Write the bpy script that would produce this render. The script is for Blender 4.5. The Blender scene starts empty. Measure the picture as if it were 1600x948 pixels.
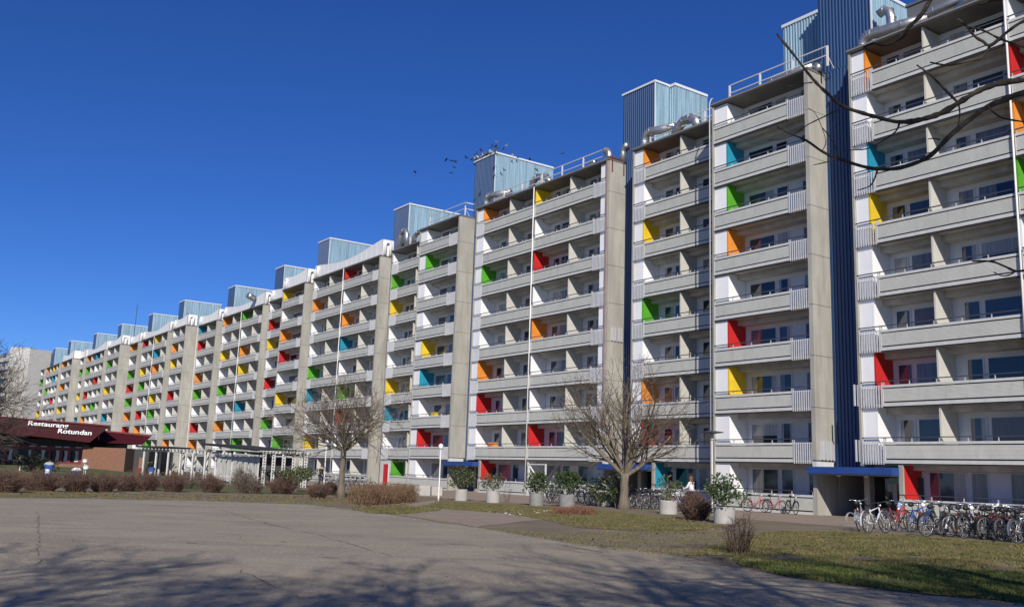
import bpy, math, random
import numpy as np
from mathutils import Vector, Matrix
R = math.radians
rng = random.Random(7)
scene = bpy.context.scene
COL = scene.collection

# ------------------------------------------------------------------ camera
F_PX, PITCH, ROLL, CAM_H = 1472.4, 0.179065, 0.0345166, 1.515
cam_d = bpy.data.cameras.new('camera')
cam = bpy.data.objects.new('camera', cam_d); COL.objects.link(cam)
cam_d.sensor_width = 36; cam_d.lens = F_PX * 36 / 1600
cam_d.clip_start = 0.1; cam_d.clip_end = 4000
cam.matrix_world = Matrix.Translation((0, 0, CAM_H)) @ Matrix.Rotation(R(90) + PITCH, 4, 'X') @ Matrix.Rotation(ROLL, 4, 'Z')
scene.camera = cam

# ------------------------------------------------------------------ light
SUN_TO = Vector((0.085, -1.859, 1.17)).normalized()      # towards the sun
elev = math.asin(SUN_TO.z); azim = math.atan2(SUN_TO.x, SUN_TO.y)   # clockwise from +Y
w = bpy.data.worlds.new('World'); scene.world = w; w.use_nodes = True
nt = w.node_tree; bg = nt.nodes['Background']
sky = nt.nodes.new('ShaderNodeTexSky'); sky.sky_type = 'NISHITA'; sky.sun_disc = False
sky.sun_elevation = elev; sky.sun_rotation = azim
sky.altitude = 900; sky.air_density = 0.85; sky.dust_density = 0.25; sky.ozone_density = 10
hs = nt.nodes.new('ShaderNodeHueSaturation'); hs.inputs['Hue'].default_value = 0.512; hs.inputs['Saturation'].default_value = 1.10   # deep polarised blue
nt.links.new(sky.outputs['Color'], hs.inputs['Color']); nt.links.new(hs.outputs['Color'], bg.inputs['Color']); bg.inputs['Strength'].default_value = 0.105
sd = bpy.data.lights.new('sun', 'SUN'); sd.energy = 4.9; sd.angle = R(0.53); sd.color = (1.0, 0.94, 0.86)
sun = bpy.data.objects.new('sun', sd); COL.objects.link(sun)
sun.location = (0, -20, 40)
sun.rotation_euler = SUN_TO.to_track_quat('Z', 'Y').to_euler()
scene.view_settings.view_transform = 'Standard'; scene.view_settings.look = 'None'
scene.view_settings.exposure = 0.0; scene.view_settings.gamma = 1.0

# ------------------------------------------------------------------ helpers
_cp, _sp, _cr, _sr = math.cos(PITCH), math.sin(PITCH), math.cos(ROLL), math.sin(ROLL)
def ray(px, py):                     # viewing ray of a photo pixel (1600 x 948)
    u0, v0 = px - 800, py - 474
    u = u0 * _cr + v0 * _sr; v = -u0 * _sr + v0 * _cr
    up = -v / F_PX
    return Vector((u / F_PX, _cp - _sp * up, _sp + _cp * up))
CAM = Vector((0, 0, CAM_H))
def G(px, py, z=0.0):                # ground point seen at a pixel
    d = ray(px, py); return CAM + d * ((z - CAM_H) / d.z)
def atY(px, py, Y):
    d = ray(px, py); return CAM + d * (Y / d.y)
N2 = Vector((0.81810268, 0.57507218, 0)); T2 = Vector((-0.57507218, 0.81810268, 0))
def SQ(s, q, z=0.0): return T2 * s + N2 * q + Vector((0, 0, z))
def Gq(px, py, q):                   # ground point under the pixel on the line q = const
    d = ray(px, py); k = q / d.dot(N2); p = CAM + d * k; return Vector((p.x, p.y, 0))

def lin(h):
    h = h.lstrip('#'); o = []
    for i in (0, 2, 4):
        c = int(h[i:i+2], 16) / 255; o.append(c / 12.92 if c <= 0.04045 else ((c + 0.055) / 1.055) ** 2.4)
    return tuple(o)
def mat(name, col, rough=0.7, metal=0.0, var=0.0, scale=1.0, col2=None, bump=0.0, bscale=40, stretch=(1, 1, 1), spec=0.5, detail=6, contrast=(0.35, 0.7)):
    m = bpy.data.materials.new(name); m.use_nodes = True
    n = m.node_tree.nodes; l = m.node_tree.links; b = n['Principled BSDF']
    col = lin(col) if isinstance(col, str) else col
    b.inputs['Base Color'].default_value = (*col, 1); b.inputs['Roughness'].default_value = rough
    b.inputs['Metallic'].default_value = metal; b.inputs['Specular IOR Level'].default_value = spec
    if var or col2 or bump:
        g = n.new('ShaderNodeNewGeometry'); mp = n.new('ShaderNodeMapping'); mp.inputs['Scale'].default_value = stretch
        l.new(g.outputs['Position'], mp.inputs['Vector'])
    if var or col2:
        t = n.new('ShaderNodeTexNoise'); t.inputs['Scale'].default_value = scale; t.inputs['Detail'].default_value = detail
        t.inputs['Roughness'].default_value = 0.65
        l.new(mp.outputs['Vector'], t.inputs['Vector'])
        rp = n.new('ShaderNodeValToRGB'); rp.color_ramp.elements[0].position = contrast[0]; rp.color_ramp.elements[1].position = contrast[1]
        c2 = (lin(col2) if isinstance(col2, str) else col2) if col2 else tuple(c * (1 - var) for c in col)
        c1 = col if col2 else tuple(min(1, c * (1 + var * 0.5)) for c in col)
        rp.color_ramp.elements[0].color = (*c2, 1); rp.color_ramp.elements[1].color = (*c1, 1)
        l.new(t.outputs['Fac'], rp.inputs['Fac']); l.new(rp.outputs['Color'], b.inputs['Base Color'])
    if bump:
        t2 = n.new('ShaderNodeTexNoise'); t2.inputs['Scale'].default_value = bscale; t2.inputs['Detail'].default_value = 5
        l.new(mp.outputs['Vector'], t2.inputs['Vector'])
        bp = n.new('ShaderNodeBump'); bp.inputs['Strength'].default_value = bump; bp.inputs['Distance'].default_value = 0.02
        l.new(t2.outputs['Fac'], bp.inputs['Height']); l.new(bp.outputs['Normal'], b.inputs['Normal'])
    return m
def mixnoise(m, col, scale, lo, hi, stretch=(1, 1, 1), amount=1.0):
    """lay a second noise-masked colour over a material's base colour"""
    n = m.node_tree.nodes; l = m.node_tree.links; b = n['Principled BSDF']
    g = n.new('ShaderNodeNewGeometry'); mp = n.new('ShaderNodeMapping'); mp.inputs['Scale'].default_value = stretch
    l.new(g.outputs['Position'], mp.inputs['Vector'])
    t = n.new('ShaderNodeTexNoise'); t.inputs['Scale'].default_value = scale; t.inputs['Detail'].default_value = 8; t.inputs['Roughness'].default_value = 0.7
    l.new(mp.outputs['Vector'], t.inputs['Vector'])
    mr = n.new('ShaderNodeMapRange'); mr.inputs['From Min'].default_value = lo; mr.inputs['From Max'].default_value = hi; mr.inputs['To Max'].default_value = amount
    l.new(t.outputs['Fac'], mr.inputs['Value'])
    mx = n.new('ShaderNodeMix'); mx.data_type = 'RGBA'
    l.new(mr.outputs['Result'], mx.inputs['Factor'])
    src = b.inputs['Base Color']
    if src.is_linked: l.new(src.links[0].from_socket, mx.inputs['A'])
    else: mx.inputs['A'].default_value = src.default_value
    mx.inputs['B'].default_value = (*(lin(col) if isinstance(col, str) else col), 1)
    l.new(mx.outputs['Result'], src)
    return m

class MB:
    """mesh collector"""
    def __init__(s): s.v = []; s.f = []; s.m = []
    def quad(s, a, b, c, d, mi=0):
        k = len(s.v); s.v += [tuple(a), tuple(b), tuple(c), tuple(d)]; s.f.append((k, k+1, k+2, k+3)); s.m.append(mi)
    def tri(s, a, b, c, mi=0):
        k = len(s.v); s.v += [tuple(a), tuple(b), tuple(c)]; s.f.append((k, k+1, k+2)); s.m.append(mi)
    def box(s, x0, x1, y0, y1, z0, z1, mi=0):
        if x0 > x1: x0, x1 = x1, x0
        if y0 > y1: y0, y1 = y1, y0
        if z0 > z1: z0, z1 = z1, z0
        k = len(s.v)
        s.v += [(x0,y0,z0),(x1,y0,z0),(x1,y1,z0),(x0,y1,z0),(x0,y0,z1),(x1,y0,z1),(x1,y1,z1),(x0,y1,z1)]
        for f in ((3,2,1,0),(4,5,6,7),(0,1,5,4),(1,2,6,5),(2,3,7,6),(3,0,4,7)): s.f.append(tuple(k+i for i in f)); s.m.append(mi)
        return s
    def obox(s, c, ax, ay, az, mi=0):      # centre and half axes
        c, ax, ay, az = Vector(c), Vector(ax), Vector(ay), Vector(az); k = len(s.v)
        for sz in (-1, 1):
            for sx, sy in ((-1,-1),(1,-1),(1,1),(-1,1)): s.v.append(tuple(c + ax*sx + ay*sy + az*sz))
        for f in ((3,2,1,0),(4,5,6,7),(0,1,5,4),(1,2,6,5),(2,3,7,6),(3,0,4,7)): s.f.append(tuple(k+i for i in f)); s.m.append(mi)
        return s
    def prism(s, pts, z0, z1, mi=0):
        n = len(pts); k = len(s.v)
        s.v += [(p[0], p[1], z0) for p in pts] + [(p[0], p[1], z1) for p in pts]
        s.f.append(tuple(k+i for i in reversed(range(n)))); s.f.append(tuple(k+n+i for i in range(n))); s.m += [mi, mi]
        for i in range(n):
            j = (i+1) % n; s.f.append((k+i, k+j, k+n+j, k+n+i)); s.m.append(mi)
        return s
    def tube(s, pts, rad, n=6, mi=0, cap=True, closed=False):
        pts = [Vector(p) for p in pts]; m = len(pts)
        if not hasattr(rad, '__len__'): rad = [rad] * m
        k = len(s.v); ref = None
        for i, p in enumerate(pts):
            if closed: d = pts[(i+1) % m] - pts[i-1]
            else: d = pts[min(i+1, m-1)] - pts[max(i-1, 0)]
            d.normalize()
            if ref is None: ref = Vector((0,0,1)) if abs(d.z) < 0.9 else Vector((1,0,0))
            a = ref - d * ref.dot(d)
            if a.length < 1e-4: a = d.orthogonal()
            a.normalize(); b = d.cross(a); ref = a
            for j in range(n):
                t = 2*math.pi*j/n; s.v.append(tuple(p + (a*math.cos(t) + b*math.sin(t)) * rad[i]))
        for i in range(m if closed else m-1):
            i2 = (i+1) % m
            for j in range(n):
                j2 = (j+1) % n; s.f.append((k+i*n+j, k+i*n+j2, k+i2*n+j2, k+i2*n+j)); s.m.append(mi)
        if cap and not closed and n > 2:
            s.f.append(tuple(k+j for j in reversed(range(n)))); s.f.append(tuple(k+(m-1)*n+j for j in range(n))); s.m += [mi, mi]
        return s
    def lathe(s, prof, n=16, c=(0,0,0), mi=0):
        k = len(s.v)
        for r, z in prof:
            for j in range(n):
                t = 2*math.pi*j/n; s.v.append((c[0]+r*math.cos(t), c[1]+r*math.sin(t), c[2]+z))
        for i in range(len(prof)-1):
            for j in range(n):
                j2 = (j+1) % n; s.f.append((k+i*n+j, k+i*n+j2, k+(i+1)*n+j2, k+(i+1)*n+j)); s.m.append(mi)
        s.f.append(tuple(k+j for j in reversed(range(n)))); s.f.append(tuple(k+(len(prof)-1)*n+j for j in range(n))); s.m += [mi, mi]
        return s
    def ellip(s, c, r, nu=8, nv=6, mi=0, rot=None):
        k = len(s.v); c = Vector(c)
        for i in range(nv+1):
            ph = math.pi*i/nv
            for j in range(nu):
                t = 2*math.pi*j/nu
                p = Vector((r[0]*math.sin(ph)*math.cos(t), r[1]*math.sin(ph)*math.sin(t), r[2]*math.cos(ph)))
                if rot: p = rot @ p
                s.v.append(tuple(c+p))
        for i in range(nv):
            for j in range(nu):
                j2 = (j+1) % nu; s.f.append((k+i*nu+j, k+(i+1)*nu+j, k+(i+1)*nu+j2, k+i*nu+j2)); s.m.append(mi)
    def mesh(s, name, mats, smooth=False):
        me = bpy.data.meshes.new(name); me.from_pydata(s.v, [], s.f)
        if not isinstance(mats, (list, tuple)): mats = [mats]
        for m in mats: me.materials.append(m)
        if len(mats) > 1: me.polygons.foreach_set('material_index', s.m)
        if smooth: me.polygons.foreach_set('use_smooth', [True]*len(s.f))
        me.update(); return me
    def build(s, name, mats, parent=None, loc=None, smooth=False, label=None, kind=None):
        return put(name, s.mesh(name, mats, smooth), parent, loc, label=label, kind=kind)
def put(name, me, parent=None, loc=None, rz=None, label=None, kind=None):
    o = bpy.data.objects.new(name, me); COL.objects.link(o)
    if parent is not None: o.parent = parent
    if loc is not None: o.location = loc
    if rz is not None: o.rotation_euler.z = rz
    if label: o['label'] = label
    if kind: o['kind'] = kind
    return o
def tag(o, label, cat, group=None):
    o['label'] = label; o['category'] = cat
    if group: o['group'] = group
    return o
def thing(name, label, cat, loc=(0,0,0), rz=0, group=None):
    o = put(name, None, None, loc, rz); return tag(o, label, cat, group)
ORD = ['first','second','third','fourth','fifth','sixth','seventh','eighth','ninth','tenth','eleventh','twelfth','thirteenth','fourteenth','fifteenth','sixteenth','seventeenth','eighteenth','nineteenth','twentieth']

# ------------------------------------------------------------------ materials
M = {}
M['concrete'] = mixnoise(mat('concrete', (0.40,0.385,0.335), 0.9, var=0.22, scale=0.8, stretch=(1,1,0.35), bump=0.2), (0.24,0.22,0.18), 1.3, 0.50, 0.72, (2.6,2.6,0.14), 0.75)
M['edge_concrete'] = mat('edge_concrete', (0.36,0.345,0.30), 0.9, var=0.2, scale=2.0, stretch=(1,1,0.3), bump=0.15)
M['slab'] = mat('slab_paint', (0.50,0.49,0.465), 0.85, var=0.25, scale=1.2, bump=0.1)
M['parapet'] = mixnoise(mat('parapet_sheet', (0.56,0.56,0.505), 0.6, var=0.08, scale=1.5, stretch=(1,1,0.6)), (0.36,0.35,0.31), 2.0, 0.54, 0.78, (1.6,1.6,0.22), 0.6)
M['cap'] = mat('parapet_cap', (0.60,0.60,0.57), 0.6, var=0.12, scale=3)
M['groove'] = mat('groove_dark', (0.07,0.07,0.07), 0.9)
M['rail'] = mat('handrail_paint', (0.05,0.055,0.07), 0.5)
M['post'] = mat('rail_post_paint', (0.45,0.46,0.48), 0.5)
M['bars'] = mat('bar_paint', (0.50,0.51,0.53), 0.55, var=0.1, scale=4)
M['white'] = mixnoise(mat('white_panel', (0.86,0.86,0.85), 0.55, var=0.05, scale=1.0), (0.60,0.59,0.56), 1.6, 0.6, 0.85, (1.5,1.5,.3), .5)
M['rear'] = mat('rear_panel', (0.71,0.71,0.715), 0.6, var=0.10, scale=1.0)
M['fin'] = mat('divider_beige', (0.55,0.535,0.47), 0.8, var=0.08, scale=2)
PC = {'W': M['white'],
      'O': mat('orange_paint', (0.80,0.28,0.04), 0.55, var=0.16, scale=1.1), 'T': mat('teal_paint', (0.018,0.28,0.41), 0.55, var=0.16, scale=1.1),
      'Y': mat('yellow_paint', (0.80,0.55,0.03), 0.55, var=0.16, scale=1.1), 'G': mat('green_paint', (0.10,0.40,0.025), 0.55, var=0.16, scale=1.1),
      'R': mat('red_paint', (0.56,0.020,0.018), 0.55, var=0.16, scale=1.1)}
PCN = {'W': None, 'O': 'orange balcony side wall', 'T': 'teal balcony side wall', 'Y': 'yellow balcony side wall', 'G': 'green balcony side wall', 'R': 'red balcony side wall'}
M['frame'] = mat('window_frame', (0.62,0.63,0.65), 0.5)
GL = [mat('glass_dark', (0.012,0.018,0.03), 0.04, spec=0.9), mat('glass_blue', (0.04,0.06,0.095), 0.05, spec=0.9),
      mat('glass_curtain', (0.20,0.20,0.22), 0.12, var=0.5, scale=7, stretch=(1,1,0.05), spec=0.8), mat('glass_blind', (0.16,0.12,0.11), 0.1, var=0.3, scale=9, stretch=(1,1,0.05), spec=0.8), mat('glass_net_curtain', (0.40,0.40,0.40), 0.15, var=0.35, scale=14, stretch=(1,1,0.04), spec=0.7)]
M['fascia'] = mat('roof_fascia', (0.16,0.15,0.14), 0.6, var=0.2)
M['fascia_lt'] = mat('roof_drip', (0.36,0.35,0.33), 0.5)
M['body'] = mat('block_render', (0.40,0.39,0.36), 0.9, var=0.1)
M['roof'] = mat('roof_felt', (0.12,0.12,0.12), 0.9)
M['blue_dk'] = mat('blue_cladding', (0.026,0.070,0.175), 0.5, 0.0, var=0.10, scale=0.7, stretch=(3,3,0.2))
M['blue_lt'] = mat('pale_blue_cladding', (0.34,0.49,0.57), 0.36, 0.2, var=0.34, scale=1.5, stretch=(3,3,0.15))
M['trim'] = mat('tower_trim', (0.66,0.68,0.69), 0.5)
M['silver'] = mat('duct_metal', (0.55,0.54,0.52), 0.4, 0.85, var=0.25, scale=3, bump=0.3, bscale=9)
M['pipe'] = mat('drain_pipe', (0.72,0.70,0.66), 0.4)
M['rust'] = mat('rust', (0.16,0.045,0.025), 0.8, var=0.4, scale=6)
M['galv'] = mat('galvanised', (0.50,0.51,0.52), 0.45, 0.5)
M['whitemetal'] = mat('screen_metal', (0.76,0.76,0.74), 0.55, var=0.06, scale=0.8)
M['canopy'] = mat('canopy_blue', (0.022,0.065,0.25), 0.55, var=0.2)
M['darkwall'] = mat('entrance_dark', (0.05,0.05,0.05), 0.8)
M['paper'] = mat('paper', (0.42,0.43,0.46), 0.8)
M['black'] = mat('black_rubber', (0.018,0.018,0.02), 0.6)
M['dkmetal'] = mat('dark_metal', (0.05,0.05,0.055), 0.5)
M['chrome'] = mat('chrome', (0.65,0.65,0.66), 0.25, 0.9)

# ------------------------------------------------------------------ the long building
S0, Q0 = 60.0, 43.0
base = SQ(S0, Q0, -0.1)
bld = thing('apartment_building', 'long nine storey concrete slab block with coloured balcony walls and blue stair towers', 'apartment building', base, math.atan2(-T2.y, -T2.x))
def L(s, q, z=0.0): return Vector((S0 - s, q - Q0, z))
FH = 2.7
def Fl(k): return 2.7*k + 0.15 if k else 0.35
ROOF = 24.2
def ceil_(k): return Fl(k+1) - 0.125 if k < 8 else 24.0
_mc = {}
def cached(key, fn):
    if key not in _mc: _mc[key] = fn()
    return _mc[key]

def parapet_mesh(w, g=False):
    # profile in (y, z) extruded along local x 0..w ; z=0 is floor level
    def fn():
        b = MB(); zb = -0.11; zt = 0.90
        b.box(0.03, w-0.03, 0.05, 0.10, zb+0.01, zt-0.13, 1)                # backing, dark grooves
        b.box(0, w, -0.035, 0.12, zt-0.115, zt, 2)                          # cap
        b.box(0, w, -0.025, 0.10, zb, zb+0.16, 2)                           # lower band
        b.box(0.02, w-0.02, 0.02, 0.14, zb-0.075, zb-0.002, 1)              # dark strip under the slab edge, soffit shade put into its colour
        for x0, x1 in ((0, 0.035), (w-0.035, w)): b.box(x0, x1, -0.024, 0.10, zb+0.162, zt-0.117, 2)
        z = zb+0.225; n = 11; h = (zt-0.175-z)/n                            # ribs of the sheet
        for i in range(n):
            z0 = z+i*h; k = len(b.v); w0, w1 = 0.036, w-0.036
            b.v += [(w0,0.0,z0),(w1,0.0,z0),(w1,-0.010,z0+h*0.2),(w0,-0.010,z0+h*0.2),(w1,-0.010,z0+h*0.8),(w0,-0.010,z0+h*0.8),(w1,0.0,z0+h),(w0,0.0,z0+h)]
            for f in ((0,1,2,3),(3,2,4,5),(5,4,6,7)): b.f.append(tuple(k+i_ for i_ in f)); b.m.append(0)
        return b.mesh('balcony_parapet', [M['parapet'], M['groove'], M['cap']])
    return cached(('par', round(w,2)), fn)
def rail_mesh(w):
    def fn():
        b = MB(); b.box(0, w, -0.02, 0.04, 1.08, 1.125, 0); n = max(1, round(w/1.45))
        for i in range(n+1):
            x = 0.06 + (w-0.12)*i/n; b.box(x-0.02, x+0.02, 0.0, 0.035, 0.90, 1.08, 1)
        return b.mesh('handrail', [M['rail'], M['post']])
    return cached(('rail', round(w,2)), fn)
def bars_mesh(w):
    def fn():
        b = MB(); n = max(4, round(w/0.135))
        for i in range(n):
            x = 0.03 + (w-0.06)*i/(n-1); b.box(x-0.024, x+0.024, -0.05, 0.0, -0.17, 0.91)
        b.box(0, w, 0.0, 0.03, 0.85, 0.89); b.box(0, w, 0.0, 0.03, -0.06, -0.02); b.box(0, w, -0.02, 0.04, 1.08, 1.125, 1)
        b.box(0.0, 0.04, 0.0, 0.04, -0.13, 1.08); b.box(w-0.04, w, 0.0, 0.04, -0.13, 1.08)
        return b.mesh('bar_railing', [M['bars'], M['rail']])
    return cached(('bars', round(w,2)), fn)
def slab_mesh(w, top, beam):
    def fn():
        b = MB(); b.box(0, w, 0.10, 1.55, -0.12, -0.005)
        if beam:                                                           # boxed duct along the back of the bay below
            b.box(0.05, w-0.75, 0.85, 1.545, -0.41, -0.122)
            x0, x1 = w-0.749, w-0.30; k = len(b.v)                      # its bevelled left end
            b.v += [(x0,0.85,-0.41),(x0,1.545,-0.41),(x0,1.545,-0.122),(x0,0.85,-0.122),(x1,1.15,-0.40),(x1,1.545,-0.40),(x1,1.545,-0.122),(x1,1.15,-0.122)]
            for f in ((0,1,2,3),(7,6,5,4),(0,3,7,4),(3,2,6,7),(2,1,5,6),(1,0,4,5)): b.f.append(tuple(k+i for i in f)); b.m.append(0)
        return b.mesh('balcony_slab', M['slab'])
    return cached(('slab', round(w,2), top, beam), fn)
def wall_mesh(name, m, depth=1.44, th=0.10):
    return cached((name, m.name, depth, th), lambda: MB().box(0, th, 0, depth, 0, 2.49).mesh(name, m))
def frame_mesh(w, h):
    def fn():
        b = MB(); t = 0.06
        b.box(0, t, -0.04, 0.02, 0, h); b.box(w-t, w, -0.04, 0.02, 0, h); b.box(t, w-t, -0.04, 0.02, h-t, h); b.box(t, w-t, -0.04, 0.02, 0, t)
        return b.mesh('window_frame', M['frame'])
    return cached(('fr', round(w,2), round(h,2)), fn)
def pane_mesh(w, h, gi):
    def fn():
        b = MB(); x0, x1, z0, z1 = 0.06, w-0.06, 0.06, h-0.06
        if gi < 4: b.box(x0, x1, -0.015, 0.01, z0, z1, gi)
        elif gi == 4: xm = x0+(x1-x0)*.38; b.box(x0, xm, -0.015, 0.01, z0, z1, 2); b.box(xm+.002, x1, -0.015, 0.01, z0, z1, 0)          # curtain drawn left
        elif gi == 5: xm = x0+(x1-x0)*.66; b.box(x0, xm, -0.015, 0.01, z0, z1, 1); b.box(xm+.002, x1, -0.015, 0.01, z0, z1, 4)         # pale curtain right
        elif gi == 6: zm = z0+(z1-z0)*.55; b.box(x0, x1, -0.015, 0.01, z0, zm, 0); b.box(x0, x1, -0.015, 0.01, zm+.002, z1, 4)         # blind half down
        else:                                                                                                                          # curtains both sides
            a_, c_ = x0+(x1-x0)*.22, x0+(x1-x0)*.80; b.box(x0, a_, -0.015, 0.01, z0, z1, 4); b.box(a_+.002, c_, -0.015, 0.01, z0, z1, 0); b.box(c_+.002, x1, -0.015, 0.01, z0, z1, 4)
        return b.mesh('pane', GL)
    return cached(('pane', round(w,2), round(h,2), gi), fn)
far_windows = MB()
wcount = {'window': 0, 'balcony_door': 0}
def window(sl, w, q, z0, h, name='window', gi=0, near=True):
    """glazed unit whose left edge is at sl"""
    if near:
        f = put(name, frame_mesh(w, h), bld, L(sl, q, z0)); wcount[name] += 1
        put('pane', pane_mesh(w, h, gi), f)
    else:
        p = L(sl, q, z0); far_windows.box(p.x, p.x+w, p.y-0.02, p.y+0.02, p.z, p.z+h, gi if gi < 5 else 4)
GW = [0,0,1,1,1,2,2,3,4,5,6,7,5,4]

SEC = [  # name, s0 right, s1 left, q, left white strip, divider, gable at s0, gable depth, bars left, bars right, colours k8..k0
 ('R2', 8.9, 19.84, 40.95, 0, [15.9,11.9], False, 0, 0, 0, 'WROGWWYWW'),
 ('R', 19.92, 28.17, 40.95, .82, [24.02], False, 0, 1.2, 0, 'OWTYWWRWR'),
 ('D', 30.7, 37.75, 40.95, 1.0, [], True, 1.55, 0, 1.2, 'WTGOWRYWW'),
 ('C', 37.8, 46.75, 42.75, .9, [42.27], False, 0, 1.1, 0, 'OWYWGWORT'),
 ('Er', 49.15, 58.12, 42.75, 0, [53.8], True, 1.55, 0, 1.5, 'YWRWOWWRW'),
 ('El', 58.2, 66.6, 42.75, .95, [61.73], False, 0, 1.1, 0, 'OWGWWORWR'),
 ('F', 69.2, 76.4, 42.75, 1.1, [], True, 1.9, 0, 1.5, 'WGWWYTWRW'),
 ('Fr', 76.45, 86.1, 44.97, 0, [81.0], False, 0, 1.4, 0, 'WGYWWYTWG'),
 ('Gr', 88.6, 97.5, 44.97, 0, [93.1], True, 1.3, 0, 1.4, 'RWOTWGRWW'),
 ('Gl', 97.58, 106.2, 44.97, 0, [101.7], False, 0, 1.1, 0, 'WOWWGTWYW'),
 ('H', 108.6, 116.0, 45.0, 0, [], True, 1.2, 0, 1.4, 'YWORWYWGW'),
 ('Hr', 116.05, 125.8, 47.0, 0, [120.6], False, 0, 1.1, 0, 'WRYWRWGWR'),
 ('g6r', 128.0, 136.7, 47.0, 0, [132.3], True, 1.2, 0, 1.3, 'GWOYWTWGW'),
 ('g6l', 136.78, 145.4, 47.0, 0, [141.0], False, 0, 1.1, 0, 'OWYWGWOWW'),
 ('g7', 148.1, 157.6, 47.0, 0, [153.2], True, 1.2, 0, 0, 'TRWOGWROW'),
 ('I', 157.7, 165.4, 45.0, 0, [161.5], True, 2.0, 0, 0, 'WOYWRWGOW'),
 ('g8r', 168.1, 176.7, 45.0, 0, [172.4], True, 1.2, 0, 1.2, 'YTOWYGWGW'),
 ('g8l', 176.78, 185.3, 45.0, 0, [181.0], False, 0, 0, 0, 'RWYGWROWW'),
 ('g9', 188.1, 194.5, 45.0, 0, [], True, 1.2, 0, 0, 'OWGRGORWW'),
 ('K', 194.6, 205.2, 43.2, 0, [199.9], True, 1.9, 0, 0, 'WGWYWTWGW'),
 ('g10r', 207.7, 216.3, 43.2, 0, [212.0], True, 1.2, 0, 0, 'TWRWGWOWW'),
 ('g10l', 216.38, 225.0, 43.2, 0, [220.7], False, 0, 0, 0, 'OGWRYOWWW'),
 ('g11', 227.5, 232.0, 43.2, 0, [], True, 1.2, 0, 0, 'WGWYWTWOW'),
 ('J', 232.1, 244.7, 41.6, 0, [238.3], True, 1.7, 0, 0, 'OWOWYWGWW'),
 ('g12r', 247.2, 255.8, 41.6, 0, [251.5], True, 1.2, 0, 0, 'YTWRWOWWW'),
 ('g12l', 255.88, 264.4, 41.6, 0, [260.1], False, 0, 0, 0, 'OWGWWWWWW'),
 ('g13', 267.0, 273.0, 41.6, 0, [], True, 1.2, 0, 0, 'WGWWYWWWW'),
]
ENT = {'R': 26.15, 'C': 44.65, 'El': 64.75}        # ground-floor bays that start right of an entrance
GCOL = {}
rg = random.Random(3)
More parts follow.
